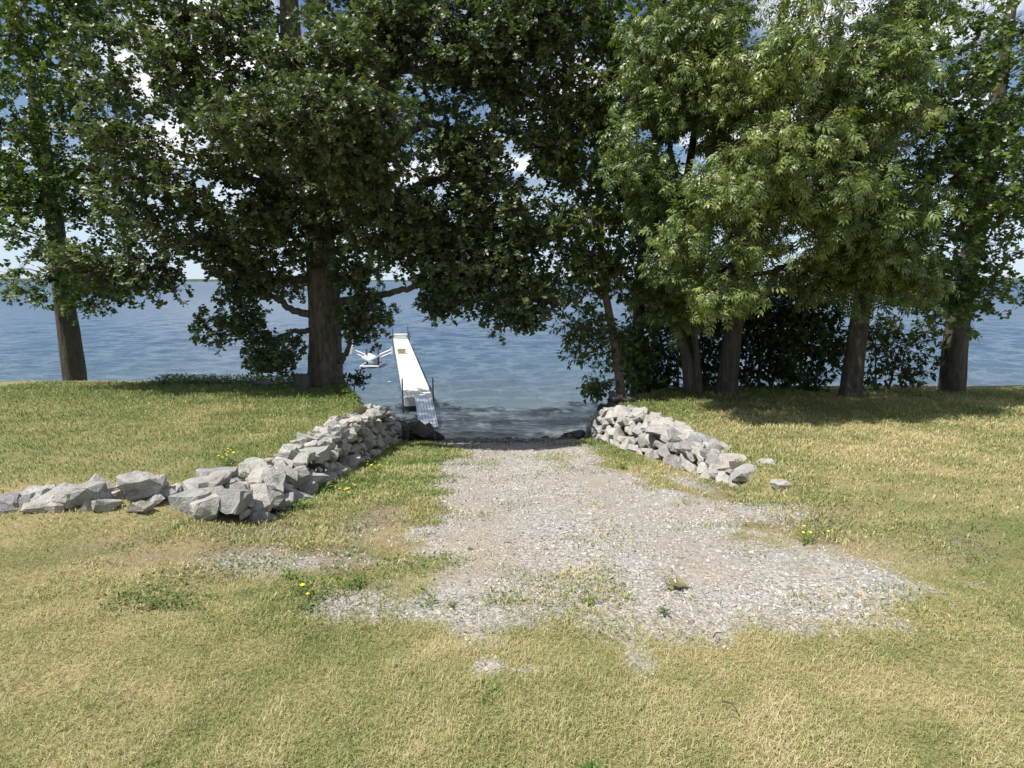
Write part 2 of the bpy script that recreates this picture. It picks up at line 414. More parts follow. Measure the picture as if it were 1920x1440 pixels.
def bare(x, y):
    p = lambda cx, cy, rx, ry: np.exp(-((x - cx) / rx) ** 2 - ((y - cy) / ry) ** 2)
    b = np.maximum.reduce([1.1 * p(-1.75, 4.0, 0.95, 0.5), 0.75 * p(-1.30, 5.2, 0.42, 1.3), 0.8 * p(-2.2, 4.7, 0.5, 0.4), 0.8 * p(-1.0, 3.2, 0.3, 0.25), 0.9 * p(2.6, 5.4, 0.6, 0.9), 0.8 * p(2.5, 7.4, 0.35, 1.4), 0.5 * p(2.9, 4.2, 0.8, 0.5)])
    return np.clip(b * 1.25 + (fbm(x * 4.1 + 2, y * 4.1, 3) - 0.5) * 0.8 * (b > 0.08), 0, 1)
def dryness(x, y):
    d = 0.53 + (fbm(x * 0.8 + 9, y * 0.8 + 4, 4) - 0.5) * np.where(y < 3.2, 0.9, 1.3) + (fbm(x * 3.1 + 2, y * 3.1 + 4, 3) - 0.5) * 0.8
    d = d - 0.36 * sstep(0.4, 1.2, -x) * sstep(6.0, 8.0, y) * (x > -2.9)     # greener strip by the left wall
    d = d + 0.40 * np.exp(-((x + 1.6) / 0.8) ** 2 - ((y - 4.8) / 1.3) ** 2)
    d = d - 0.30 * sstep(2.9, 3.4, -x) * sstep(5.2, 8.5, y)
    d = d - 0.18 * sstep(2.9, 3.2, x) * sstep(6.5, 8, y) * (1 - sstep(4.0, 5.5, x))
    d = d - 0.30 * sstep(11.5, 14, y)
    return np.clip(d, 0, 1)

xs = np.unique(np.concatenate([np.linspace(-300, -40, 14), np.linspace(-40, -9, 26), np.linspace(-9, -4.2, 33), np.linspace(-4.2, 4.2, 113), np.linspace(4.2, 9, 33), np.linspace(9, 40, 26), np.linspace(40, 300, 14)]).round(4))
ys = np.unique(np.concatenate([np.linspace(-300, -8, 20), np.linspace(-8, 1, 46), np.linspace(1, 6, 67), np.linspace(6, 20, 141), np.linspace(20, 40, 21), np.linspace(40, 80, 5)]).round(4))
GX, GY = np.meshgrid(xs, ys)
GZ = ground_z(GX, GY)
GZ = np.where(GY > 24, np.minimum(GZ, -4.2), GZ)
gm_ = np.maximum(gravel_mask(GX, GY), 0.36 * bare(GX, GY)); gd_ = np.clip(dryness(GX, GY) + 0.35 * bare(GX, GY), 0, 1); gshade_ = sstep(14.5, 15.2, GY + (fbm(GX * 2, GY * 2, 3) - 0.5)) * (GX > -3.3) * (GX < 2.9)  # last mask paints the tree shade on the beach strip
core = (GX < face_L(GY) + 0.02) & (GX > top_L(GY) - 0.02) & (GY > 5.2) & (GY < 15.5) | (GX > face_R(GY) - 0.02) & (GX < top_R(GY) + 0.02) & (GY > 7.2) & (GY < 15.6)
gshade_ = np.maximum(gshade_, core * 1.0)  # wall core painted dark for the shade in gaps between stones
V = np.stack([GX, GY, GZ], -1).reshape(-1, 3)
nx, ny = len(xs), len(ys)
idx = np.arange(nx * ny).reshape(ny, nx)
Q = np.stack([idx[:-1, :-1], idx[:-1, 1:], idx[1:, 1:], idx[1:, :-1]], -1).reshape(-1, 4)
fc = V[Q].mean(1); fg = gm_.ravel()[Q].mean(1)
under = fc[:, 1] > 14.95
beach_f = under & (fc[:, 0] > -3.4) & (fc[:, 0] < 2.9) & (fc[:, 1] < 18.5)
bed_f = (fc[:, 1] > 18.5)
drive_f = (~beach_f) & (~bed_f) & (fg > 0.5) & (np.abs(fc[:, 0]) < 9)
lawn_f = ~(beach_f | bed_f | drive_f)
def sub_terrain(name, m, label):
    q = Q[m]; u, inv = np.unique(q, return_inverse=True)
    me = mesh_np(name, V[u], inv.reshape(-1, 4), M_ground, True, {'gravel': gm_.ravel()[u], 'dry': gd_.ravel()[u], 'shade_tone': gshade_.ravel()[u], 'bare': np.clip(bare(V[u, 0], V[u, 1]), 0, 1), 'track': np.clip(track(V[u, 0], V[u, 1]), 0, 1)})
    return tag(link(name, me), label, None, None, 'structure')
sub_terrain('lawn', lawn_f, 'dry green and straw coloured lawn on both sides of the gravel drive')
sub_terrain('gravel_drive', drive_f, 'grey crushed gravel drive sloping down to the lake')
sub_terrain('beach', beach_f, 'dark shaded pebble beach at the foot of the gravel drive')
sub_terrain('lake_bed', bed_f, 'bed of the lake under the water')

# ------------------------------------------------------------------ lake
def lake():
    th = np.linspace(R(-47), R(47), 310)
    r = 16.6 * (130 / 16.6) ** np.linspace(0, 1, 290)
    r = np.concatenate([r, [180, 260, 400, 700, 1200, 2500, 5000, 9000]])
    T, RR = np.meshgrid(th, r)
    X = RR * np.sin(T); Y = RR * np.cos(T)
    g = np.random.default_rng(11)
    Z = np.zeros_like(X)
    cell = RR * 0.0064
    for k in range(42):
        lam = 0.35 * (2.6 / 0.35) ** g.random()
        a = R(-90 + g.normal(8, 24)); kx, ky = math.cos(a) * 2 * math.pi / lam, math.sin(a) * 2 * math.pi / lam
        amp = lam * 0.0088 * (0.6 + 0.8 * g.random())
        ph = kx * X + ky * Y + g.random() * 6.28 + (fbm(X * 0.12 + k, Y * 0.12, 2) - 0.5) * 5
        w = np.sin(ph); w = w + 0.25 * (1 - np.abs(w)) * np.sign(w)
        Z += amp * w * np.clip(lam / (3.0 * cell) - 0.5, 0, 1)
    dp = np.clip(LAKE - z_ramp(Y), 0, 4.0)
    Z *= np.clip(0.2 + dp * 0.5, 0.2, 1.0)
    Z += 0.03 * np.exp(-((Y - 18.75 - 0.3 * (fbm(X * 0.6, X * 0.1, 2) - 0.5)) / 0.12) ** 2)
    v = np.stack([X, Y, LAKE + Z], -1).reshape(-1, 3)
    n, m = X.shape
    i = np.arange(n * m).reshape(n, m)
    q = np.stack([i[:-1, :-1], i[:-1, 1:], i[1:, 1:], i[1:, :-1]], -1).reshape(-1, 4)
    me = mesh_np('lake_water', v, q[:, ::-1], M_water, True, {'depth': dp.ravel(), 'rough': (0.12 + 0.26 * sstep(3.2, 6.2, np.log(RR))).ravel()})
    tag(link('lake_water', me), 'rippled blue lake water stretching to the horizon', None, None, 'structure')
lake()

def far_shore():
    g = np.random.default_rng(4)
    n = 260
    th = np.linspace(R(-60), R(60), n)
    h = 9 + 26 * fbm(np.arange(n) * 0.045, np.zeros(n), 4) + 5 * g.random(n)
    v, f = [], []
    for i in range(n):
        for r_, z_ in ((7000, -1.0), (7060, h[i]), (7700, h[i] * 1.1), (8600, -1.0)):
            v.append((r_ * math.sin(th[i]), r_ * math.cos(th[i]), LAKE + z_))
    for i in range(n - 1):
        for k in range(3): f.append((i * 4 + k, i * 4 + k + 1, i * 4 + k + 5, i * 4 + k + 4))
    o = link('hills', mesh_np('hills', np.array(v), np.array(f), M_far, True))
    tag(o, 'low wooded shore on the far side of the lake', None, None, 'structure')
M_far = plain('far woods', (0.055, 0.080, 0.045), 0.95, grime=0.2, scale=0.01)
far_shore()
# ------------------------------------------------------------------ stone walls
def rock_mesh(name, dims, seed, mat_, rough=0.10, pts=20):
    g = np.random.default_rng(seed)
    p = g.normal(size=(pts, 3)); p /= np.linalg.norm(p, axis=1)[:, None]
    p = np.sign(p) * np.abs(p) ** 0.55 * (0.82 + 0.3 * g.random((pts, 1)))
    p *= 0.5 / np.abs(p).max(0)
    p *= np.array(dims)
    bm = bmesh.new()
    for q in p: bm.verts.new(q)
    h = bmesh.ops.convex_hull(bm, input=bm.verts)
    bmesh.ops.delete(bm, geom=list({e for e in h['geom_interior'] + h['geom_unused'] if isinstance(e, bmesh.types.BMVert)}), context='VERTS')
    if rough:
        big = max(dims) > 0.36
        bmesh.ops.subdivide_edges(bm, edges=bm.edges[:], cuts=2 if big else 1, use_grid_fill=True)
        s = max(dims) * rough
        o_ = g.random(3) * 50
        for v in bm.verts:
            q = v.co / max(dims) * 4.0
            d_ = Vector((vnoise(q.y + o_[0], q.z + q.x), vnoise(q.x + o_[1], q.z - q.y), vnoise(q.x + o_[2] + q.z, q.y))) - Vector((0.5, 0.5, 0.5))
            v.co += d_ * s * 1.3 + Vector(g.normal(size=3)) * s * (0.13 if big else 0.22)
    bmesh.ops.recalc_face_normals(bm, faces=bm.faces[:])
    me = bpy.data.meshes.new(name); bm.to_mesh(me); bm.free()
    me.shade_flat(); me.materials.append(mat_)
    return me

def stone_wall(label, face, top, ya, yb, side, zlawn, seed, extra, base):
    """rubble wall: stones fill the slope from its foot up and over its top"""
    root = thing('stone_wall', label, 'stone wall', base, 0, 'dry stone walls along the drive')
    g = np.random.default_rng(seed)
    B = Vector(base)
    def profile(y):
        xf, xt = float(face(y)), float(top(y)); zb = float(ground_z(xf - side * -0.0 - (-side) * 0.0, y, False)); zb = float(z_ramp(y)) + (0.13 * float(sstep(9, 15, np.array(y))) if side > 0 else 0)
        zl = float(zlawn(y))
        endk = float(sstep(yb - 2.2, yb + 0.6, np.array(y)))
        zt = (zl + 0.02 - 0.16 * float(sstep(10, 13, np.array(y))) if side < 0 else zl + 0.06) - endk * 0.55 * (zl - zb)
        if side > 0: zt -= 0.16 * (1 - float(sstep(7.2, 9.2, np.array(y))))
        return xf, xt, zb, zt
    placed = []
    def ok(p, r):
        for q, s in placed:
            if (p - q).length < (r + s) * 0.90: return False
        return True
    stones = []
    for r0, tries in ((0.205, 24), (0.175, 200), (0.145, 800), (0.115, 1700), (0.085, 2600), (0.065, 3000)):
        for _ in range(tries):
            y = ya + (yb - ya) * g.random()
            xf, xt, zb, zt = profile(y)
            H = max(zt - zb, 0.12); wtop = abs(xt - xf) * 0.72 + 0.05
            u = g.random() * (H + wtop)
            lean = abs(xt - xf) * 0.28
            if u < H:
                x = xf + side * lean * u / H; z = zb + u; nrm = Vector((-side, 0, 0.25))
            else:
                x = xf + side * (lean + u - H); z = zt; nrm = Vector((0, 0, 1))
            r = r0 * (0.85 + 0.3 * g.random())
            if r > 0.62 * H + 0.1 or (side > 0 and y < 8.6 and r > 0.13): continue
            p = Vector((x, y, z))
            if not ok(p, r): continue
            placed.append((p, r)); stones.append((p, r, nrm))
    for p, r, nrm in stones[:(228 if side < 0 else 280)]:
        L_ = r * 2.05 * (0.9 + 0.45 * g.random()); D_ = r * 1.9; T_ = r * 1.7 * (0.5 + 0.45 * g.random())
        me = rock_mesh('stone', (L_, D_, T_), int(g.integers(1e9)), M_stone, 0.07 if r < 0.16 else 0.06, 18)
        o = link('stone', me, root)
        o.location = p - nrm.normalized() * r * 0.30 - B
        yaw = math.pi / 2 + g.normal(0, 0.45)
        o.rotation_euler = (g.normal(0, 0.28), g.normal(0, 0.28) + (0.5 * -side if nrm.z < 0.5 else 0), yaw)
    for (x, y, z, dims, rot, m_) in extra:
        me = rock_mesh('stone', dims, int(g.integers(1e9)), m_, 0.05, 22)
        o = link('stone', me, root); o.location = Vector((x, y, z)) - B; o.rotation_euler = rot
    return root

gz = lambda x, y: float(ground_z(np.array(x), np.array(y), False))
exL = [(-2.50, 5.22, -0.52, (0.44, 0.30, 0.40), (0.25, 0.1, 0.1), M_stone), (-2.98, 5.05, -0.50, (0.36, 0.30, 0.34), (0.2, -0.2, 0.5), M_stone),
       (-3.02, 5.62, -0.36, (0.42, 0.34, 0.18), (0, 0.1, 0.3), M_stone), (-3.30, 4.98, -0.50, (0.34, 0.3, 0.28), (0.1, 0.2, 1.1), M_stone),
       (-2.72, 4.86, -0.62, (0.30, 0.22, 0.16), (0, 0, 0.4), M_stone), (-3.15, 5.3, -0.44, (0.38, 0.30, 0.24), (0.1, 0, 0.9), M_stone),
       (-3.75, 4.82, -0.46, (0.44, 0.34, 0.26), (0.1, 0.1, 0.2), M_stone), (-4.25, 4.68, -0.42, (0.34, 0.28, 0.2), (0, 0.1, 0.6), M_stone)]
g_ = np.random.default_rng(5)
for k in range(62):
    u = g_.random(); x = -2.72 - 2.5 * u; y = 5.15 - 0.75 * u + g_.normal(0, 0.15)
    sz = 0.12 + 0.17 * g_.random()
    z = gz(x, y) + 0.02 + max(0, 0.17 * (1 - 0.6 * u) * g_.random() - abs(y - 5.15 + 0.75 * u) * 0.3)
    exL.append((x, y, z, (sz * 1.35, sz, sz * 0.72), (g_.normal(0, 0.25), g_.normal(0, 0.25), g_.normal(0.1, 0.7)), M_stone))
pileL, pileR = [], []
for k in range(34):      # rounded stones, shade put into their dark colour, where the wall runs down to the beach
    y = 14.9 + 2.5 * g_.random(); x = -3.5 + 1.2 * g_.random() + 0.05 * (y - 15)
    top = -1.95 - 0.42 * (y - 15) - 0.45 * max(0, x + 3.0)
    z = min(top - 0.12, gz(x, y) + 0.35 * g_.random() + 0.1)
    s = 0.28 + 0.26 * g_.random()
    pileL.append((x, y, z, (s * 1.25, s, s * 0.85), tuple(g_.normal(0, 0.4, 3)), M_dark_stone))
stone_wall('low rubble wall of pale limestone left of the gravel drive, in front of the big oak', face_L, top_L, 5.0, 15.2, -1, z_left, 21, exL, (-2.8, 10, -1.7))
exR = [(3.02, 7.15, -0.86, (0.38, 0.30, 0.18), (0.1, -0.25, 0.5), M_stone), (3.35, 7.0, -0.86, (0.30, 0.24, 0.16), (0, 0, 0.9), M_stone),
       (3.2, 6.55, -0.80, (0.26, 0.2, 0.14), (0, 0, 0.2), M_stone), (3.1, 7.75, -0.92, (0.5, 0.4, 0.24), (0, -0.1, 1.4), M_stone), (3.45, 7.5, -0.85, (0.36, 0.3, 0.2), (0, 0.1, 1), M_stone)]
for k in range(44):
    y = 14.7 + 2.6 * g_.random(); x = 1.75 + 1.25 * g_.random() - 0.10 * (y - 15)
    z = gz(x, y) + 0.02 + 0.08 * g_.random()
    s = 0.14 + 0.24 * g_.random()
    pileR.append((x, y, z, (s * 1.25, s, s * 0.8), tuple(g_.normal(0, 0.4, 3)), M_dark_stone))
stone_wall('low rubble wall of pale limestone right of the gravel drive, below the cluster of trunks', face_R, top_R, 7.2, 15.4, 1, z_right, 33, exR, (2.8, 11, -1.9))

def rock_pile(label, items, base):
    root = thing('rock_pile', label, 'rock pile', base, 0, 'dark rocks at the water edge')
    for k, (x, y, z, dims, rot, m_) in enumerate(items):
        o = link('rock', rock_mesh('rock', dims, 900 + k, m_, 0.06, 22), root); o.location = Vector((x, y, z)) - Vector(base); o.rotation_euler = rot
rock_pile('rocks in dark shade colour at the lake end of the left wall, under the gangway', pileL, (-2.8, 16, -2.7))
rock_pile('rocks in dark shade colour at the lake end of the right wall, below the leaning tree', pileR, (2.0, 16, -2.7))

# ------------------------------------------------------------------ trees
def oak_leaf(s=1.0):
    """pointed lobed leaf, base at the origin, along +X, 1 long"""
    v = [(0, 0, 0), (0.22, 0, 0), (0.45, 0, 0.015), (0.68, 0, 0.0), (1.0, 0, -0.10),
         (0.26, 0.24, 0.03), (0.26, -0.24, 0.03), (0.60, 0.40, 0.05), (0.60, -0.40, 0.05), (0.88, 0.27, 0.0), (0.88, -0.27, 0.0)]
    f = [(0, 1, 5), (0, 6, 1), (1, 2, 7), (1, 8, 2), (2, 3, 9), (2, 10, 3), (3, 4, 9), (3, 10, 4)]
    return np.array(v), np.array(f)
def oak_leaf_lo():
    v = [(0, 0, 0), (0.48, 0, 0.01), (1.0, 0, -0.10), (0.34, 0.42, 0.04), (0.34, -0.42, 0.04), (0.86, 0.42, 0.02), (0.86, -0.42, 0.02)]
    f = [(0, 1, 3), (0, 4, 1), (1, 2, 5), (1, 6, 2)]
    return np.array(v), np.array(f)
def compound_leaf(sag=0.0):
    """seven slim leaflets in pairs along one stalk, hanging a little"""
    v, f = [], []
    zr_ = lambda x: -sag * x * x
    for x0, ang, ln in ((0.22, 62, 0.34), (0.22, -62, 0.34), (0.45, 52, 0.42), (0.45, -52, 0.42), (0.66, 40, 0.42), (0.66, -40, 0.42), (0.66, 0, 0.44)):
        c, s_ = math.cos(R(ang)), math.sin(R(ang)); n = len(v); w = 0.066
        for (a, b_, z) in ((0, 0, 0), (ln * 0.55, w, -0.05), (ln * 0.55, -w, -0.03), (ln, 0, -0.15)):
            x_ = x0 + a * c - b_ * s_
            v.append((x_, a * s_ + b_ * c, z + zr_(x_)))
        f += [(n, n + 2, n + 1), (n + 1, n + 2, n + 3)]
    return np.array(v), np.array(f)
def oval_leaf():
    v = [(0, 0, 0), (0.45, 0.24, 0.03), (0.45, -0.24, 0.03), (1.0, 0, -0.12), (0.5, 0, -0.02)]
    f = [(0, 4, 1), (0, 2, 4), (1, 4, 3), (4, 2, 3)]
    return np.array(v), np.array(f)
def frames(d, up):
    """rotation matrices with X along d and Z near up"""
    d = d / np.linalg.norm(d, axis=1)[:, None]
    y = np.cross(up, d); y /= np.linalg.norm(y, axis=1)[:, None] + 1e-9
    z = np.cross(d, y)
    return np.stack([d, y, z], -1)
def scatter_mesh(name, tmpl, P, M, sc, tint, mat_):
    tv, tf = tmpl
    v = np.einsum('nij,kj->nki', M, tv) * sc[:, None, None] + P[:, None, :]
    f = tf[None] + (np.arange(len(P)) * len(tv))[:, None, None]
    return mesh_np(name, v.reshape(-1, 3), f.reshape(-1, 3), mat_, False, {'tint': np.repeat(tint, len(tv))})
def curve_pts(pts, n=5):
    """Catmull-Rom through (x,y,z,r)"""
    p = np.array(pts, float)
    q = np.vstack([2 * p[0] - p[1], p, 2 * p[-1] - p[-2]])
    o = []
    for i in range(1, len(q) - 2):
        for t in np.linspace(0, 1, n, endpoint=False):
            a, b, c, d = q[i - 1], q[i], q[i + 1], q[i + 2]
            o.append(0.5 * (2 * b + (c - a) * t + (2 * a - 5 * b + 4 * c - d) * t * t + (3 * b - a - 3 * c + d) * t ** 3))
    o.append(p[-1])
    o = np.array(o); o[:, 3] = np.maximum(o[:, 3], 0.004)
    return o
def trunk_mesh(name, c, k, mat_, base, rough=0.06, flare=0.0, seed=0):
    g = np.random.default_rng(seed)
    m = len(c); v = []
    ph = g.random(4) * 6.28
    for i, (x, y, z, r) in enumerate(c):
        for j in range(k):
            t = 2 * math.pi * j / k
            rr = r * (1 + rough * math.sin(3 * t + ph[0] + z * 0.6) + rough * 0.7 * math.sin(5 * t + ph[1] - z * 0.9) + rough * 0.5 * g.normal())
            if flare: rr += flare * math.exp(-max(0, z - c[0][2]) / 0.35) * (0.6 + 0.4 * math.sin(5 * t + ph[2]))
            v.append((x + rr * math.cos(t), y + rr * math.sin(t), z))
    f = [(i * k + j, i * k + (j + 1) % k, (i + 1) * k + (j + 1) % k, (i + 1) * k + j) for i in range(m - 1) for j in range(k)]
    return mesh_np(name, np.array(v) - np.array(base), np.array(f), mat_, True)

def make_tree(name, label, base, trunks, limbs, lobes, leaf, leaf_len, leaf_mat, bark, seed, per=70, rc=0.55, droop=0.15, spread=1.0, kw=6, group=None,
              n_leaf_obj=0, flare=0.0, twig_r=0.006, tint0=0.5):
    g = np.random.default_rng(seed)
    root = thing(name, label, 'tree' if 'shrub' not in name else 'shrub', base, 0, group)
    B = np.array(base, float)
    nodes, par, rad, fixed = [], [], [], []
    for ti, tr in enumerate(trunks):
        c = curve_pts(tr, 7)
        if bark is not None:
            link('trunk' if name != 'shrub' else 'stem', trunk_mesh('trunk', c, 20 if tr[0][3] > 0.2 else 12, bark, base, 0.05, flare, seed + ti), root)
        for i, q in enumerate(c):
            nodes.append(q[:3]); par.append(len(nodes) - 2 if i else -1); rad.append(q[3])
    for lb in limbs:
        c = curve_pts(lb, 6)
        c[1:-1, :3] += g.normal(0, 0.016, (len(c) - 2, 3))
        mb = MB(); mb.tube([q[:3] for q in c], [float(q[3]) for q in c], 9)
        o = mb.build('limb', bark, root, base); o.data.shade_smooth()
        d = np.linalg.norm(np.array(nodes) - c[0, :3], axis=1); p0 = int(d.argmin())
        for i, q in enumerate(c):
            nodes.append(q[:3]); par.append(p0 if i == 0 else len(nodes) - 2); rad.append(q[3])
    n_fixed = len(nodes)
    # leaf clusters
    C, CR, CO = [], [], []
    for lb_ in lobes:
        c, rr, n = lb_[:3]; lo = len(lb_) > 3
        c = np.array(c); rr = np.array(rr)
        p = g.normal(size=(n * 6, 3)); p /= np.linalg.norm(p, axis=1)[:, None]
        p *= (g.random((n * 6, 1)) ** 0.42)
        q = c + p * rr
        # keep the clusters apart so that gaps stay between them
        keep = []
        k_ = 1.5 if leaf is COMP else 1.05
        nz = 0.5 * vnoise(q[:, 0] * k_ + q[:, 2] * 0.4 + seed, q[:, 2] * k_) + 0.5 * vnoise(q[:, 1] * 1.0 + 7 + seed, q[:, 0] * 0.8 + q[:, 2] * 0.7)
        q = q[nz > ((0.49 if leaf is COMP else 0.365) if bark is not None and 'shrub' not in name else 0.2)]
        for a in q:
            if all(np.linalg.norm(a - b) > rc * 0.46 for b in keep): keep.append(a)
            if len(keep) >= n: break
        CO += [lo] * len(keep)
        C += keep; CR += [rc * (0.7 + 0.5 * g.random()) for _ in keep]
    for lb in limbs:
        for q in curve_pts(lb, 3)[-4:]:
            C.append(q[:3] + g.normal(0, 0.12, 3)); CR.append(rc * 0.85); CO.append(False)
    C = np.array(C); CR = np.array(CR)
    fixed_xyz = np.array(nodes[:n_fixed])
    dmin = np.array([np.linalg.norm(fixed_xyz - c, axis=1).min() for c in C])
    kids_of = {}
    tubes = MB()
    branch_nodes = []
    for ci in np.argsort(dmin):
        c = C[ci]
        A = np.array(nodes)
        d = np.linalg.norm(A - c, axis=1) + 0.25 * np.maximum(0, A[:, 2] - c[2])
        p0 = int(d.argmin()); a = A[p0]
        ln = np.linalg.norm(c - a)
        k = max(2, int(ln / 0.45))
        prev = p0
        pd = (a - A[par[p0]]) if par[p0] >= 0 else np.array([0, 0, 1.0])
        pd = pd / (np.linalg.norm(pd) + 1e-6)
        for t in np.linspace(0, 1, k + 1)[1:]:
            q = a * (1 - t) + c * t + pd * ln * 0.22 * t * (1 - t) * 2 + np.array([0, 0, 0.10 * ln * math.sin(math.pi * t)]) + g.normal(0, 0.03, 3) * (t < 1)
            nodes.append(q); par.append(prev); rad.append(0); prev = len(nodes) - 1
    nn = len(nodes)
    acc = np.zeros(nn)
    haschild = np.zeros(nn, bool)
    for i in range(nn - 1, n_fixed - 1, -1):
        r_ = acc[i] if haschild[i] else twig_r ** 2.3
        acc[i] = r_
        rad[i] = min(r_ ** (1 / 2.3), 0.10)
        acc[par[i]] += r_; haschild[par[i]] = True
    P = np.array(nodes)
    bv, bf = [], []
    for i in range(n_fixed, nn):
        a, b = P[par[i]], P[i]
        r1 = min(rad[par[i]], rad[i] * 1.5); r2 = rad[i]
        d = b - a; L_ = np.linalg.norm(d)
        if L_ < 1e-4: continue
        d = d / L_
        u = np.cross(d, [0.3, 0.5, 0.8]); u /= np.linalg.norm(u) + 1e-9; w = np.cross(d, u)
        n0 = len(bv); k = 4
        for c_, r_ in ((a, r1), (b, r2)):
            for j in range(k):
                t = 2 * math.pi * j / k
                bv.append(c_ + (u * math.cos(t) + w * math.sin(t)) * r_)
        for j in range(k):
            bf.append((n0 + j, n0 + (j + 1) % k, n0 + k + (j + 1) % k, n0 + k + j))
    # twigs and leaves
    nt_ = max(6, per // kw)
    n = len(C)
    td = g.normal(size=(n, nt_, 3)); td[..., 2] = td[..., 2] * 0.65 + 0.12
    td /= np.linalg.norm(td, axis=2)[..., None]
    tl = CR[:, None] * (0.35 + 0.72 * g.random((n, nt_)))
    te = C[:, None] + td * tl[..., None]; te[..., 2] -= droop * tl * 0.5
    tb = np.broadcast_to(C[:, None], te.shape).reshape(-1, 3); te_ = te.reshape(-1, 3)
    sel = np.arange(len(te_))
    dv = te_ - tb; dn = dv / (np.linalg.norm(dv, axis=1)[:, None] + 1e-9)
    u = np.cross(dn, [0.2, 0.6, 0.77]); u /= np.linalg.norm(u, axis=1)[:, None] + 1e-9; w = np.cross(dn, u)
    n0 = len(bv); tr_ = 0.004
    tv = np.stack([tb + u * tr_ * 1.5, tb + (-0.5 * u + 0.87 * w) * tr_ * 1.5, tb + (-0.5 * u - 0.87 * w) * tr_ * 1.5,
                   te_ + u * tr_, te_ + (-0.5 * u + 0.87 * w) * tr_, te_ + (-0.5 * u - 0.87 * w) * tr_], 1).reshape(-1, 3)
    tfq = np.array([(0, 1, 4, 3), (1, 2, 5, 4), (2, 0, 3, 5)])
    tf = (tfq[None] + (n0 + np.arange(len(te_)) * 6)[:, None, None]).reshape(-1, 4)
    if bark is not None:
        o = link('branchwork', mesh_np('branchwork', np.vstack([np.array(bv).reshape(-1, 3), tv]) - B, np.vstack([np.array(bf).reshape(-1, 4), tf]), bark, True), root)
        tag(o, kind='stuff')
    K = kw
    lp = np.repeat(tb, K, 0) + np.repeat(dv, K, 0) * (0.55 + 0.45 * np.sqrt(g.random((len(te_) * K, 1))))
    ld = np.repeat(dn, K, 0) * 0.75 * spread + g.normal(0, 0.62, (len(lp), 3))
    ld[:, 2] -= droop * (0.6 + 0.8 * g.random(len(lp)))
    up = np.array([-0.12, -0.22, 1.0]) + g.normal(0, 0.55, (len(lp), 3))
    Mx = frames(ld, up)
    sc = leaf_len * (0.5 + 0.75 * g.random(len(lp)))
    cl_t = np.repeat(g.normal(0, 0.16, n), nt_ * K)
    tint = np.clip(tint0 + cl_t + g.normal(0, 0.17, len(lp)), 0, 1)
    coarse = np.repeat(np.array(CO), nt_ * K)
    kp = ~coarse | (g.random(len(lp)) < 0.38)
    sc = np.where(coarse, sc * 1.6, sc)
    lp, Mx, sc, tint, coarse = lp[kp], Mx[kp], sc[kp], tint[kp], coarse[kp]
    if n_leaf_obj:
        e = np.array([0, 0, EYE]); dd = np.linalg.norm(lp - e, axis=1)
        dep = lp[:, 1] * _cp - (lp[:, 2] - EYE) * _sp; upc = lp[:, 1] * _sp + (lp[:, 2] - EYE) * _cp
        inside = (np.abs(lp[:, 0] / dep) < 0.80) & (np.abs(upc / dep) < 0.6)
        order = np.argsort(np.where(inside, dd / sc, 1e9))[:n_leaf_obj]
        mk = np.ones(len(lp), bool); mk[order] = False
        meshes = [mesh_np('leaf', leaf[0] * leaf_len, leaf[1], leaf_mat, False, {'tint': np.full(len(leaf[0]), tt)}) for tt in (0.35, 0.5, 0.68)]
        for i in order:
            o = link('leaf', meshes[int(np.clip((tint[i] - 0.3) / 0.15, 0, 2))], root)
            Mt = Matrix(Mx[i].tolist()).to_4x4(); s_ = sc[i] / leaf_len
            o.matrix_basis = Matrix.Translation(Vector(lp[i] - B)) @ Mt @ Matrix.Scale(s_, 4)
        lp, Mx, sc, tint = lp[mk], Mx[mk], sc[mk], tint[mk]
    if leaf is OAK:      # full outline on the nearer leaves, four-faced ones farther off
        far_ = np.linalg.norm(lp - np.array([0, 0, EYE]), axis=1) > 13.6
        total = 0
        parts = [(OAK, ~far_), (OAK_LO, far_)]
    elif leaf is COMP:
        m1 = g.random(len(lp)) < 0.5
        parts = [(COMP, m1), (COMP_SAG, ~m1)]
    else:
        parts = [(leaf, np.ones(len(lp), bool))]
    vs, fs, ts, n0 = [], [], [], 0
    for (tv_, tf_), m_ in parts:
        if not m_.any(): continue
        v_ = np.einsum('nij,kj->nki', Mx[m_], tv_) * sc[m_][:, None, None] + (lp[m_] - B)[:, None, :]
        f_ = tf_[None] + (np.arange(m_.sum()) * len(tv_))[:, None, None] + n0
        vs.append(v_.reshape(-1, 3)); fs.append(f_.reshape(-1, 3)); ts.append(np.repeat(tint[m_], len(tv_))); n0 += m_.sum() * len(tv_)
    o = link('crown', mesh_np('crown', np.vstack(vs), np.vstack(fs), leaf_mat, False, {'tint': np.concatenate(ts)}), root)
    tag(o, kind='stuff')
    return root, sum(len(f_) for f_ in fs)

def lobe(px, py, Y, rpx, rpy, ry, n):
    c = at(px, py, Y); s = math.hypot(Y, c[2] - EYE) / F
    return (c, (rpx * s, ry, rpy * s), n)
def pt(px, py, Y, r): return (*at(px, py, Y), r)
COMP_SAG = compound_leaf(0.35)
OAK, OAK_LO, COMP, OVAL = oak_leaf(), oak_leaf_lo(), compound_leaf(), oval_leaf()
tris = 0
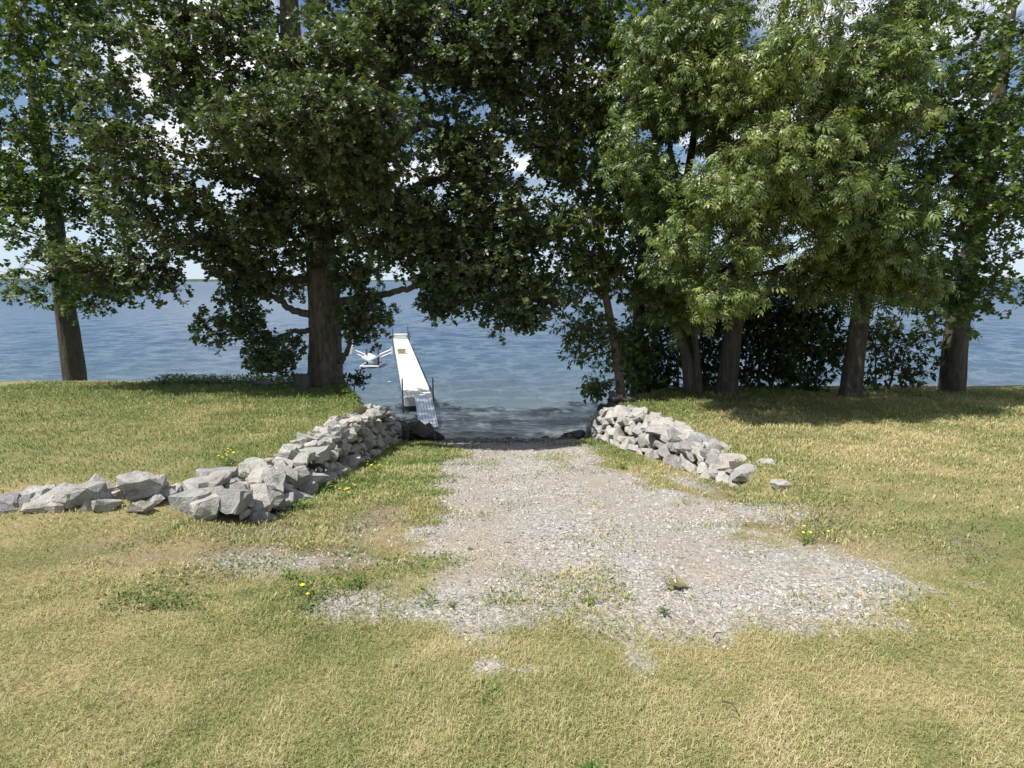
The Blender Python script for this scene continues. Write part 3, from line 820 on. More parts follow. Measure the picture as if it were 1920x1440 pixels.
# the big oak on the left bank
ox, oy = -5.5, 16.9
oak_trunk = [(ox, oy, -1.75, 0.56), (ox - 0.02, oy, -1.2, 0.50), (ox + 0.02, oy, 0.0, 0.46), (ox + 0.03, oy, 1.6, 0.44), (ox - 0.05, oy, 3.6, 0.38), (ox - 0.25, oy - 0.1, 6.0, 0.32), (ox - 0.4, oy - 0.1, 8.5, 0.25), (ox - 0.3, oy, 11.5, 0.13), (ox, oy, 13.5, 0.05)]
oak_limbs = [
    [pt(640, 566, 16.8, .13), pt(690, 558, 16.4, .10), pt(740, 548, 16.1, .085), pt(785, 535, 15.8, .075), pt(850, 505, 15.4, .06), pt(930, 500, 15.0, .04)],
    [pt(590, 592, 16.7, .12), pt(545, 580, 16.4, .095), pt(515, 557, 16.2, .08), pt(470, 552, 16.0, .05), pt(415, 553, 15.6, .035)],
    [pt(590, 620, 16.7, .09), pt(555, 622, 16.5, .07), pt(525, 632, 16.3, .05), pt(500, 652, 16.0, .03)],
    [pt(592, 522, 16.7, .13), pt(535, 524, 16.3, .10), pt(490, 522, 15.9, .08), pt(440, 480, 15.4, .05), pt(380, 470, 15.0, .03)],
    [pt(640, 680, 16.7, .09), pt(652, 655, 16.5, .07), pt(660, 630, 16.3, .05), pt(680, 598, 16.1, .03)],
    [pt(620, 330, 16.6, .26), pt(680, 220, 16.0, .22), pt(735, 115, 15.4, .19), pt(795, 28, 15.0, .15), pt(850, -70, 14.8, .09)],
    [pt(728, 128, 15.5, .13), pt(790, 132, 15.2, .11), pt(842, 146, 15.0, .09), pt(930, 165, 14.7, .06), pt(1010, 160, 14.4, .035)],
    [pt(622, 400, 16.6, .18), pt(700, 310, 15.8, .14), pt(790, 236, 15.2, .11), pt(850, 244, 15.0, .09), pt(920, 240, 14.7, .06), pt(1000, 262, 14.4, .035)],
    [pt(625, 440, 16.6, .17), pt(720, 385, 15.8, .13), pt(828, 334, 15.3, .10), pt(900, 338, 15.0, .075), pt(975, 345, 14.7, .04)],
    [pt(615, 420, 16.6, .17), pt(560, 375, 16.0, .13), pt(510, 350, 15.4, .11), pt(450, 330, 14.8, .07), pt(370, 320, 14.3, .04)],
    [pt(612, 330, 16.6, .17), pt(600, 290, 15.4, .12), pt(580, 270, 14.0, .09), pt(550, 250, 12.8, .05)],
    [pt(618, 380, 16.6, .15), pt(660, 330, 15.2, .11), pt(690, 290, 14.0, .07), pt(710, 265, 12.9, .04)],
    [pt(600, 180, 16.5, .18), pt(500, 100, 15.6, .13), pt(420, 40, 14.8, .09), pt(340, 20, 14.2, .05)],
    [pt(630, 470, 16.6, .14), pt(730, 440, 16.0, .10), pt(820, 420, 15.5, .08), pt(900, 440, 15.1, .05), pt(980, 470, 14.8, .03)],
]
oak_lobes = [
    lobe(497, 664, 16.0, 66, 34, 0.8, 17), lobe(430, 596, 15.4, 58, 42, 0.8, 15), lobe(525, 520, 16.2, 85, 42, 1.0, 22), lobe(420, 500, 15.6, 70, 70, 1.2, 26),
    lobe(684, 590, 16.1, 36, 42, 0.6, 18), lobe(668, 520, 16.0, 44, 32, 0.8, 14),
    lobe(900, 510, 15.0, 120, 66, 1.0, 84), lobe(1000, 560, 14.8, 50, 42, 0.7, 20), lobe(830, 562, 15.2, 42, 30, 0.6, 14), lobe(950, 590, 15.0, 60, 18, 0.4, 8),
    lobe(640, 410, 14.8, 190, 80, 1.3, 110), lobe(500, 400, 15.2, 100, 80, 1.2, 36), lobe(760, 450, 15.3, 80, 60, 0.9, 30),
    lobe(555, 235, 12.0, 165, 60, 0.7, 74), lobe(690, 210, 11.8, 70, 42, 0.5, 20), lobe(620, 110, 12.6, 110, 50, 0.5, 22), lobe(690, 310, 12.9, 120, 50, 0.6, 36),
    lobe(640, 90, 14.6, 170, 90, 1.2, 70), lobe(450, 30, 14.8, 50, 60, 1.0, 12), lobe(430, 190, 14.0, 60, 60, 0.8, 16), lobe(860, 50, 14.4, 170, 90, 1.3, 84), lobe(1020, 70, 14.2, 100, 110, 1.0, 54),
    lobe(880, 170, 14.9, 110, 60, 1.0, 36), lobe(930, 300, 14.8, 120, 70, 1.0, 56), lobe(870, 270, 15.2, 60, 40, 0.6, 12), lobe(1010, 330, 15.2, 60, 50, 0.6, 16), lobe(970, 410, 14.7, 100, 70, 0.9, 48), lobe(850, 400, 15.0, 70, 50, 0.8, 20), lobe(1040, 230, 14.8, 60, 90, 0.8, 20),
    lobe(330, 300, 14.2, 150, 170, 1.4, 90), lobe(300, 90, 14.2, 160, 130, 1.5, 60), lobe(240, 480, 15.0, 120, 80, 1.2, 40),
    ((-6.0, 16.0, 11.4), (4.8, 2.6, 2.0), 70, 1), ((-1.2, 15.6, 11.0), (3.6, 2.4, 1.6), 60, 1), ((-5.5, 16.5, 13.4), (3.8, 3.2, 1.6), 46, 1), ((-10, 16.0, 9.6), (3.2, 2.2, 1.8), 40, 1), ((-6, 18.6, 7.0), (5.0, 1.6, 3.0), 60, 1), ((-8.4, 20.3, 5.9), (1.3, 0.9, 1.2), 18, 1),
]
_, t_ = make_tree('oak_tree', 'massive oak with furrowed trunk on the left bank, spreading limbs over the drive', (ox, oy, -1.5), [oak_trunk], oak_limbs, oak_lobes, OAK, 0.165, M_oak_leaf, M_oak_bark, 101,
                  per=77, rc=0.52, droop=0.22, kw=7, n_leaf_obj=220, flare=0.14, tint0=0.53)
tris += t_
# trees on the right bank
def rt(name, label, base, *a, **k):
    global tris
    r_, t_ = make_tree(name, label, base, *a, **k); tris += t_
    return r_
GT = 'trees on the right bank'
rt('leaning_tree', 'slender tree leaning left over the lakeside end of the right wall', (3.15, 16.0, -1.85),
   [[(3.15, 16.0, -2.1, .15), (3.0, 16.0, -1.0, .13), (2.75, 15.9, 0.3, .115), (2.45, 15.8, 1.7, .10), (2.3, 15.6, 3.6, .085), (2.4, 15.4, 5.6, .06), (2.5, 15.2, 7.8, .03)]],
   [[pt(1140, 640, 15.9, .05), pt(1110, 660, 15.7, .035), pt(1085, 670, 15.5, .02)], [pt(1150, 712, 16, .045), pt(1130, 722, 15.8, .03), pt(1108, 738, 15.6, .015)],
    [pt(1128, 560, 15.8, .05), pt(1090, 500, 15.4, .035), pt(1060, 430, 15.0, .02)], [pt(1125, 420, 15.4, .05), pt(1080, 360, 15.0, .03), pt(1050, 300, 14.7, .02)]],
   [lobe(1098, 620, 15.7, 42, 52, 0.6, 22), lobe(1122, 728, 15.7, 24, 14, 0.4, 5), lobe(1150, 650, 16.2, 32, 60, 0.5, 16), lobe(1100, 510, 15.2, 72, 60, 0.9, 48), lobe(1080, 390, 14.8, 72, 70, 0.9, 46), lobe(1080, 270, 14.6, 66, 70, 0.9, 36),
    lobe(1120, 150, 14.4, 90, 100, 1.0, 56), lobe(1120, 20, 14.4, 100, 70, 1.0, 40)],
   OVAL, 0.145, M_mid_leaf, M_pale_bark, 202, per=72, rc=0.48, droop=0.3, kw=6, group=GT, n_leaf_obj=60, tint0=0.52)
rt('ivy_clad_tree', 'dark upright tree with low leafy stems between the leaning tree and the forked trunk', (3.75, 17.0, -1.9),
   [[(3.75, 17.0, -2.2, .19), (3.72, 17.0, 0, .17), (3.75, 16.9, 2.5, .15), (3.9, 16.6, 5.5, .11), (3.9, 16.2, 9.5, .05)]],
   [[pt(1190, 470, 16.8, .06), pt(1170, 380, 16.0, .045), pt(1150, 300, 15.2, .02)], [pt(1195, 360, 16.5, .07), pt(1230, 280, 15.6, .045), pt(1260, 210, 14.6, .02)]],
   [lobe(1200, 650, 16.6, 30, 95, 0.45, 34), lobe(1200, 500, 16.0, 80, 80, 0.9, 50), lobe(1190, 350, 14.8, 90, 80, 1.0, 56), lobe(1200, 190, 14.4, 90, 90, 1.0, 56), lobe(1220, 40, 14.2, 100, 80, 1.0, 50), ((4.2, 16, 9.8), (2.4, 1.8, 1.8), 40, 1)],
   OVAL, 0.16, M_mid_leaf, M_grey_bark, 203, per=66, rc=0.5, droop=0.35, kw=6, group=GT, tint0=0.5)
rt('forked_tree', 'tree with two grey stems forking at the ground, left of the thickest right bank trunk', (5.0, 15.7, -1.5),
   [[(4.98, 15.7, -1.8, .19), (4.8, 15.7, -0.6, .155), (4.45, 15.7, 0.8, .13), (4.35, 15.5, 2.8, .11), (4.5, 15.0, 5.5, .08), (4.6, 14.6, 8.5, .04)],
    [(5.2, 15.6, -1.8, .11), (5.02, 15.6, -0.4, .09), (4.88, 15.5, 1.0, .075), (5.1, 15.2, 3.2, .06), (5.3, 14.8, 5.6, .03)]],
   [[pt(1265, 470, 15.4, .06), pt(1290, 400, 14.4, .045), pt(1310, 330, 13.4, .02)], [pt(1270, 330, 15.0, .07), pt(1250, 250, 13.8, .05), pt(1240, 190, 12.6, .02)],
    [pt(1290, 520, 15.2, .05), pt(1270, 500, 14.0, .035), pt(1260, 490, 13.0, .02)]],
   [lobe(1265, 490, 12.8, 42, 20, 0.5, 9), lobe(1290, 370, 13.2, 80, 60, 0.8, 34), lobe(1230, 250, 12.9, 75, 80, 0.9, 34), lobe(1290, 110, 13.0, 100, 120, 1.0, 66), lobe(1340, 480, 14.2, 70, 60, 0.8, 30), lobe(1260, 560, 15.4, 60, 50, 0.6, 20), ((5.0, 14, 9.4), (2.4, 1.6, 1.6), 30, 1)],
   COMP, 0.27, M_light_leaf, M_grey_bark, 204, per=40, rc=0.50, droop=0.65, kw=4, group=GT, n_leaf_obj=100, tint0=0.36)
rt('hickory_tree', 'thickest trunk on the right bank, under drooping pale green sunlit leaves', (6.0, 15.8, -1.5),
   [[(5.95, 15.8, -1.8, .34), (6.0, 15.8, -0.9, .27), (6.08, 15.8, 0.6, .235), (6.15, 15.7, 2.6, .21), (6.3, 15.4, 5.2, .16), (6.5, 15.0, 8.5, .09), (6.6, 14.8, 11, .04)]],
   [[pt(1400, 500, 15.6, .09), pt(1420, 420, 14.0, .06), pt(1430, 350, 12.2, .03)], [pt(1395, 470, 15.6, .09), pt(1370, 500, 13.4, .06), pt(1360, 520, 11.6, .025)], [pt(1400, 400, 15.4, .09), pt(1370, 330, 13.4, .06), pt(1350, 280, 11.6, .03)],
    [pt(1410, 280, 15.2, .09), pt(1450, 200, 13.6, .06), pt(1480, 120, 12, .03)], [pt(1405, 520, 15.6, .07), pt(1470, 500, 14.4, .05), pt(1540, 480, 13.2, .03)]],
   [lobe(1350, 540, 11.6, 52, 20, 0.5, 10), lobe(1270, 430, 11.8, 40, 26, 0.5, 7), lobe(1440, 410, 11.6, 70, 60, 0.8, 26), lobe(1380, 320, 11.4, 75, 60, 0.8, 26), lobe(1450, 250, 11.6, 70, 70, 0.8, 30), lobe(1420, 110, 12.2, 100, 110, 1.0, 52),
    lobe(1540, 350, 12, 80, 130, 1.0, 36), lobe(1540, 130, 12.4, 90, 130, 1.0, 36), lobe(1450, 520, 14.2, 70, 50, 0.8, 24), lobe(1430, 400, 15.0, 110, 120, 0.8, 40), lobe(1440, 180, 15.0, 120, 130, 0.8, 40), ((6.4, 13.6, 9.6), (2.6, 1.8, 1.6), 30, 1)],
   COMP, 0.29, M_light_leaf, M_grey_bark, 205, per=40, rc=0.48, droop=0.8, kw=4, group=GT, n_leaf_obj=200, flare=0.06, tint0=0.62)
rt('ash_tree', 'grey trunked tree at the far right, past the thickest trunk', (9.3, 15.6, -1.6),
   [[(9.3, 15.6, -1.9, .30), (9.35, 15.6, 0, .24), (9.4, 15.5, 3, .2), (9.3, 15.2, 6.5, .13), (9.2, 15, 10.5, .05)]],
   [[pt(1590, 470, 15.4, .08), pt(1640, 400, 14, .05), pt(1680, 340, 12.8, .03)], [pt(1590, 360, 15.2, .08), pt(1560, 280, 14, .05), pt(1540, 220, 12.8, .03)]],
   [lobe(1640, 380, 12.6, 90, 110, 1.0, 54), lobe(1630, 180, 12.8, 110, 120, 1.2, 60), lobe(1600, 500, 13.6, 100, 60, 0.9, 40), lobe(1720, 490, 13.4, 70, 60, 0.9, 24), lobe(1650, 30, 13.6, 110, 70, 1.2, 34), (*lobe(1700, 300, 14.5, 90, 180, 0.8, 40), 1)],
   COMP, 0.29, M_light_leaf, M_grey_bark, 206, per=36, rc=0.55, droop=0.7, kw=4, group=GT, tint0=0.45)
rt('maple_tree', 'broad tree standing at the extreme right edge of the bank', (13.2, 17.0, -1.7),
   [[(13.2, 17, -2, .36), (13.1, 17, 1, .28), (13.2, 16.8, 5, .2), (13, 16.5, 10, .08)]],
   [[pt(1790, 450, 16.5, .1), pt(1830, 380, 15.2, .06), pt(1870, 330, 14, .03)]],
   [lobe(1810, 360, 14.2, 110, 130, 1.2, 60), lobe(1830, 130, 14.4, 130, 140, 1.4, 70), lobe(1820, 530, 15, 110, 70, 1.0, 34), lobe(1930, 300, 15, 90, 180, 1.2, 40)],
   OAK, 0.17, M_mid_leaf, M_grey_bark, 207, per=54, rc=0.6, droop=0.25, kw=6, group=GT, tint0=0.5)
rt('maple_tree', 'broad leafy tree standing at the extreme left edge beyond the oak', (-14.0, 18.2, -1.6),
   [[(-14, 18.2, -2, .34), (-14, 18.2, 1, .27), (-13.8, 18, 5, .2), (-14, 17.8, 10, .08)]],
   [[pt(110, 440, 17.6, .1), pt(70, 370, 16.4, .06), pt(30, 320, 15.2, .03)]],
   [lobe(110, 380, 15.6, 130, 110, 1.2, 60), lobe(120, 170, 15.6, 150, 130, 1.4, 66), lobe(130, 530, 16.4, 120, 60, 1.0, 34), lobe(10, 260, 16, 80, 200, 1.2, 40), lobe(120, 10, 15.8, 140, 70, 1.2, 36)],
   OAK, 0.17, M_mid_leaf, M_grey_bark, 208, per=54, rc=0.6, droop=0.25, kw=6, tint0=0.42)
# low dark shrubs behind the right-hand trunks
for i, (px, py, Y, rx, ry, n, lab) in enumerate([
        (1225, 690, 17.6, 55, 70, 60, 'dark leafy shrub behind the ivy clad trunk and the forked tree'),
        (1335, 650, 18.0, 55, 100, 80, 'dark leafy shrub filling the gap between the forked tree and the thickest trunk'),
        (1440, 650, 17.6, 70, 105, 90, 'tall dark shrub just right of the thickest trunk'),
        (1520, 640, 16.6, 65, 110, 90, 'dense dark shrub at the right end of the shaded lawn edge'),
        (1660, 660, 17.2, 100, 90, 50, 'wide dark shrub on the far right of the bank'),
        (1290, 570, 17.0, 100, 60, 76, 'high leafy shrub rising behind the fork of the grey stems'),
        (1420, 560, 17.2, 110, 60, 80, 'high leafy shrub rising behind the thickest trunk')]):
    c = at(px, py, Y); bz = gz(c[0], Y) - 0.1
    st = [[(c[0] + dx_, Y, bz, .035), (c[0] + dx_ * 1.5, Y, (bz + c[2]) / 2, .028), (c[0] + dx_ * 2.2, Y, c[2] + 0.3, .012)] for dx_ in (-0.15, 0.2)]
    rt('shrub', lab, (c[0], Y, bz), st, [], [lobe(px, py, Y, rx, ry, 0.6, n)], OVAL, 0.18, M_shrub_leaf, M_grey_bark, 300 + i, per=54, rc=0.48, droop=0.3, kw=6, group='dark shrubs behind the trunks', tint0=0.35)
# feathery young shrub and low plants at the foot of the oak
rt('young_shrub', 'small feathery dark green shrub at the right foot of the oak trunk', (-4.55, 16.3, -1.5), [[(-4.55, 16.3, -1.6, .02), (-4.5, 16.3, -1.2, .016), (-4.42, 16.25, -0.9, .006)]], [],
   [((-4.5, 16.3, -1.2), (0.36, 0.25, 0.30), 12)], OVAL, 0.10, M_shrub_leaf, M_grey_bark, 320, per=42, rc=0.18, droop=-0.5, kw=6, tint0=0.3)
print('leaf tris', tris)

# ------------------------------------------------------------------ boulders
for dims, p, lab in (((0.55, 0.45, 0.62), (-5.95, 16.15, -1.28), 'dark upright boulder leaning by the left foot of the oak'),
                     ((0.85, 0.55, 0.42), (-7.35, 16.9, -1.52), 'low flat dark boulder on the bank left of the oak')):
    o = link('boulder', rock_mesh('boulder', dims, 77 + int(dims[0] * 100), M_boulder, 0.05, 26)); o.location = p; o.rotation_euler = (0.1, 0.05, 0.4)
    o.data.shade_smooth()
    tag(o, lab, 'boulder', 'boulders by the oak')

# ------------------------------------------------------------------ grass
def in_view(x, y, z, m=0.16):
    dep = y * _cp - (z - EYE) * _sp; upc = y * _sp + (z - EYE) * _cp
    return (dep > 0.3) & (np.abs(x / dep) < 0.89 + m) & (upc / dep > -0.666 - m)
def blades(x, y, length, width, lean, tint, g, z=None):
    n = len(x)
    z = ground_z(x, y) if z is None else z
    az = g.random(n) * 2 * np.pi; le = lean * (0.4 + 0.9 * g.random(n))
    L_ = length * (0.5 + 0.8 * g.random(n)); Wd = width * (0.6 + 0.8 * g.random(n))
    dx_, dy_ = np.cos(az), np.sin(az)
    wx, wy = -dy_, dx_
    tw = g.normal(0, 0.5, n); wz = np.sin(tw) * 0.3
    p0 = np.stack([x, y, z - 0.004], -1)
    m_h, m_o = np.cos(le * 0.6) * L_ * 0.55, np.sin(le * 0.6) * L_ * 0.55
    pm = p0 + np.stack([dx_ * m_o, dy_ * m_o, m_h], -1)
    t_h, t_o = np.cos(le * 1.25) * L_ * 0.45, np.sin(le * 1.25) * L_ * 0.45
    pt_ = pm + np.stack([dx_ * t_o, dy_ * t_o, t_h], -1)
    wv = np.stack([wx, wy, wz], -1) * (Wd / 2)[:, None]
    v = np.stack([p0, pm - wv, pm + wv, pt_], 1).reshape(-1, 3)
    f = np.array([(0, 1, 2), (2, 1, 3)])[None] + (np.arange(n) * 4)[:, None, None]
    return v, f.reshape(-1, 3), np.repeat(tint, 4)
def grass_patch(label, n, xr, yr, length, width, lean, dens, seed, ypow=1.0, dist=False, tint_off=0.0, name='grass'):
    g = np.random.default_rng(seed)
    x = xr[0] + (xr[1] - xr[0]) * g.random(n); y = yr[0] + (yr[1] - yr[0]) * g.random(n) ** ypow
    z = ground_z(x, y)
    k = in_view(x, y, z)
    x, y, z = x[k], y[k], z[k]
    k = g.random(len(x)) < dens(x, y) * np.where(np.abs(x) > 0.53 * y + 0.2, 0.62, 1.0)
    x, y, z = x[k], y[k], z[k]
    cl = fbm(x * 7, y * 7, 3)
    t = dryness(x, y) * 0.72 + 0.06 + g.normal(0, 0.26, len(x)) + (cl - 0.5) * 0.7 + tint_off
    s = (0.55 + 1.0 * cl)
    if dist: s = s * (0.55 + y / 14)
    v, f, tt = blades(x, y, length * s, width * (1 + (y / 9 if dist else 0)), lean, np.clip(t, 0, 1), g, z)
    tag(link(name, mesh_np(name, v, f, M_grass, False, {'tint': tt})), label, None, None, 'stuff')
    return len(f)
gt = 0
front = lambda x, y: np.clip(1.15 - gravel_mask(x, y) * 1.25, 0.0, 1) * (1 - 0.95 * bare(x, y)) * (0.55 + 0.75 * np.clip(fbm(x * 3 + 40, y * 3, 3) * 1.4 - 0.2, 0, 1)) * (1 - 0.7 * sstep(3.1, 4.6, y))
gt += grass_patch('short dry and green lawn grass in the foreground', 880000, (-4.6, 4.6), (1.15, 4.8), 0.042, 0.0022, 1.40, front, 1, 1.15)
drv = lambda x, y: sstep(2.55, 3.3, y) * np.clip((fbm(x * 2.2 + 3, y * 2.2 + 8, 4) - 0.53) * 6, 0, 1) * (0.25 + 0.9 * (1 - gravel_mask(x, y)) + 0.8 * np.exp(-((x - 0.5) / 0.3) ** 2 - ((y - 3.7) / 0.8) ** 2) + 0.7 * np.exp(-((x - 0.75) / 0.4) ** 2 - ((y - 3.25) / 0.22) ** 2)) * (x > -3) * (x < 3.4)
gt += grass_patch('weedy grass tufts scattered along the edges of the gravel drive', 170000, (-3.2, 3.4), (2.7, 14.5), 0.050, 0.0055, 1.0, drv, 2, 1.5, True, -0.18)
stripL = lambda x, y: ((x > face_L(y) + 0.02) & (x < gl(y) + 1.2)) * np.clip(0.35 + 1.4 * (fbm(x * 2, y * 2, 3) - 0.35) + 0.4 * sstep(5, 8, y), 0, 1) * (1 - 1.0 * bare(x, y)) * sstep(3.6, 4.5, y) * np.clip(1.2 - 1.5 * gravel_mask(x, y), 0, 1)
gt += grass_patch('green weedy grass strip between the left wall and the gravel', 100000, (-3.0, 0.0), (3.6, 14.8), 0.065, 0.0055, 0.9, stripL, 3, 1.2, True, -0.10)
stripR = lambda x, y: ((x < face_R(y) - 0.02) | (y < 7.2)) * np.clip(0.2 + 1.6 * (fbm(x * 2.4, y * 2.4, 3) - 0.38), 0, 1) * np.clip(1.15 - 1.4 * gravel_mask(x, y), 0, 1) * (1 - 0.6 * bare(x, y))
gt += grass_patch('weedy grass strip between the gravel and the right wall', 60000, (1.2, 3.6), (3.8, 14.5), 0.055, 0.0050, 1.0, stripR, 6, 1.2, True, -0.05)
lawnL = lambda x, y: ((x < top_L(y) + 0.05) | (y < 5.0) & (x < -2.7)) * (y < np.interp(x, [-5.6, -4.3, -3.2], [17.6, 14.8, 13.2])) * sstep(3.6, 4.7, y)
gt += grass_patch('mown green lawn on the left, behind the wall', 150000, (-15, -2.6), (3.6, 17.8), 0.056, 0.0060, 0.85, lawnL, 4, 1.15, True, -0.08)
lawnR = lambda x, y: ((x > top_R(y) - 0.05) & (y > 6.5) | (x > 2.5) & (y <= 6.5)) * (y < np.interp(x, [2.6, 5.0], [14.7, 17.2])) * sstep(3.8, 4.8, y)
gt += grass_patch('mown straw green lawn on the right, behind the wall', 150000, (2.3, 15), (3.8, 17.6), 0.054, 0.0060, 0.85, lawnR, 5, 1.15, True, 0.04)
print('grass tris', gt)
# leafy ground cover at the shaded bank edge
def cover(label, n, fn, seed, size):
    g = np.random.default_rng(seed)
    x, y = fn(g, n); n = len(x)
    z = ground_z(x, y) + g.random(n) ** 1.5 * size * 2.6
    d = g.normal(size=(n, 3)); d[:, 2] = np.abs(d[:, 2]) * 0.4
    M = frames(d, np.array([0, 0, 1.0]) + g.normal(0, 0.5, (n, 3)))
    me = scatter_mesh('ground_cover', OVAL, np.stack([x, y, z], -1), M, size * (0.6 + 0.8 * g.random(n)), np.clip(0.5 + g.normal(0, 0.25, n), 0, 1), M_weed_leaf)
    tag(link('ground_cover', me), label, None, None, 'stuff')
def cov_left(g, n):
    x = -11 + 7.3 * g.random(n); e = np.interp(x, [-5.6, -4.3, -3.4], [17.7, 15.0, 13.4]); return x, e + g.normal(0, 0.35, n)
cover('low leafy plants along the shaded bank edge round the oak', 7000, cov_left, 41, 0.085)
def cov_edge(g, n):
    x = -4.9 + 1.7 * g.random(n); y = np.interp(x, [-4.9, -3.2], [16.6, 13.9]) + g.normal(0, 0.22, n) - 0.1; return x, y
cover('dark trailing plants on the bank above the end of the left wall', 2200, cov_edge, 42, 0.09)

def cov_strip(g, n):
    x = -2.7 + 3.2 * g.random(n); y = 3.0 + 11 * g.random(n) ** 1.6
    k = (fbm(x * 2.6 + 60, y * 2.6, 3) > 0.54) & (x > face_L(y) + 0.05) & (gravel_mask(x, y) < 0.75)
    return x[k], y[k]
cover('broad leaved weeds scattered in the grass left of the gravel', 26000, cov_strip, 43, 0.026)
# ------------------------------------------------------------------ gravel stones
def gravel():
    g = np.random.default_rng(8)
    octv = np.array([(1, 0, 0), (-1, 0, 0), (0, 1, 0), (0, -1, 0), (0, 0, 1), (0, 0, -1)], float) * 0.5
    octf = np.array([(0, 2, 4), (2, 1, 4), (1, 3, 4), (3, 0, 4), (2, 0, 5), (1, 2, 5), (3, 1, 5), (0, 3, 5)])
    n = 205000
    x = -3.0 + 7.2 * g.random(n); y = 2.2 + 13.2 * g.random(n) ** 1.7
    gm = gravel_mask(x, y)
    cl = fbm(x * 1.6 + 30, y * 1.6, 4)
    gm = np.maximum(gm, 0.44 * bare(x, y))
    k = (g.random(n) < np.clip((gm - 0.28) * 1.5, 0, 0.72) * np.clip(0.35 + 2.2 * (cl - 0.33), 0.25, 1) * (1 - 0.55 * np.clip(track(x, y), 0, 1))) & in_view(x, y, ground_z(x, y, False)) & (y < 15.0)
    x, y = x[k], y[k]; n = len(x)
    z = ground_z(x, y)
    s = 0.0094 * np.exp(g.normal(0, 0.36, n)) * (1 + y / 9)
    s = np.where(g.random(n) < 0.006, s * 1.8, s)
    tv = octv[None] * (0.65 + 0.7 * g.random((n, 6, 1))) + g.normal(0, 0.09, (n, 6, 3))
    tv *= np.stack([s * 1.35, s, s * 0.75], -1)[:, None, :]
    d = g.normal(size=(n, 3)); d[:, 2] *= 0.22
    M = frames(d, np.array([0, 0, 1.0]) + g.normal(0, 0.22, (n, 3)))
    v = np.einsum('nij,nkj->nki', M, tv) + np.stack([x, y, z + s * 0.12], -1)[:, None, :]
    f = octf[None] + (np.arange(n) * 6)[:, None, None]
    t = np.clip(0.52 + g.normal(0, 0.24, n), 0, 0.93); t = np.where(g.random(n) < 0.05, 1.0, t)
    me = mesh_np('gravel', v.reshape(-1, 3), f.reshape(-1, 3), M_gravel, False, {'tint': np.repeat(t, 6)})
    tag(link('gravel', me), 'loose grey crushed stones covering the drive', None, None, 'stuff')
    print('gravel', n * 8)
gravel()
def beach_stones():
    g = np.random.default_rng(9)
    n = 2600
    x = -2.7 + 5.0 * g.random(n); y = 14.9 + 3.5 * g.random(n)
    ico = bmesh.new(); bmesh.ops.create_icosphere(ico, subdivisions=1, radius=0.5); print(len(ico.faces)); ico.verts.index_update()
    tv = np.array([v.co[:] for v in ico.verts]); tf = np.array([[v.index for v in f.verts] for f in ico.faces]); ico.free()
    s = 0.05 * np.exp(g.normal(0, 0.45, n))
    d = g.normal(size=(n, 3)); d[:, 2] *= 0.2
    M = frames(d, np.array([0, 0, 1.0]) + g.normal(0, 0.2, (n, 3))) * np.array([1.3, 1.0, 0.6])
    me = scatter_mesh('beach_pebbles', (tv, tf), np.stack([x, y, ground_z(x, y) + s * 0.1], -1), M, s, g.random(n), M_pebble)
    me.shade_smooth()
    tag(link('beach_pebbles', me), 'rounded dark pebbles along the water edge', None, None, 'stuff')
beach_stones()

# ------------------------------------------------------------------ dock
A0 = Vector((-3.62, 21.85, -2.8)); A1 = Vector((-8.75, 45.2, -2.8))
ax = (A1 - A0).normalized(); sx = Vector((ax.y, -ax.x, 0)); LEN = (A1 - A0).length
rz = math.atan2(ax.y, ax.x)
MR = Matrix.Rotation(rz, 3, 'Z')
WID = 1.10
dock = thing('dock', 'long white dock on pipe legs running out over the lake', 'dock', (A0.x, A0.y, LAKE))
D0 = (A0.x, A0.y, LAKE)
nsec = 8
sl = LEN / nsec
for i in range(nsec):
    c = A0 + ax * (sl * (i + 0.5))
    MB().box(c + Vector((0, 0, -0.19)), (sl - 0.012, WID - 0.02, 0.32), MR).build('deck_frame', M_white_paint, dock, D0, 0.008)
    for j in range(7):
        w = WID / 7
        MB().box(c + sx * (-WID / 2 + w * (j + 0.5)) + Vector((0, 0, -0.0148)), (sl - 0.012, w - 0.013, 0.03), MR).build('deck_board', M_white, dock, D0, 0.003)
    for s_ in (-1, 1):
        q = A0 + ax * (sl * i + 0.15) + sx * s_ * (WID / 2 + (0.035 if i == 0 else -0.12))
        topz = 0.72 if i == 0 else -0.05
        MB().tube([(q.x, q.y, -5.6 if i else -4.6), (q.x, q.y, -2.8 + topz)], 0.028, 10).build('leg', M_dark_pipe, dock, D0)
        MB().box((q.x, q.y, -2.95 if i == 0 else -3.12), (0.10, 0.068 if i == 0 else 0.09, 0.14 if i == 0 else 0.13), MR).build('leg_bracket', M_dark_pipe, dock, D0)
e = A1 - ax * 0.2
for s_, h in ((-1, 0.45), (1, 0.62)):
    q = e + sx * s_ * (WID / 2 + 0.035)
    MB().tube([(q.x, q.y, -6.5), (q.x, q.y, -2.8 + h + 0.3)], 0.035, 10).build('leg', M_dark_pipe, dock, D0)
q = A1 - ax * 2.4 + sx * (WID / 2 + 0.035)
MB().tube([(q.x, q.y, -6.5), (q.x, q.y, -2.1)], 0.035, 10).build('leg', M_dark_pipe, dock, D0)
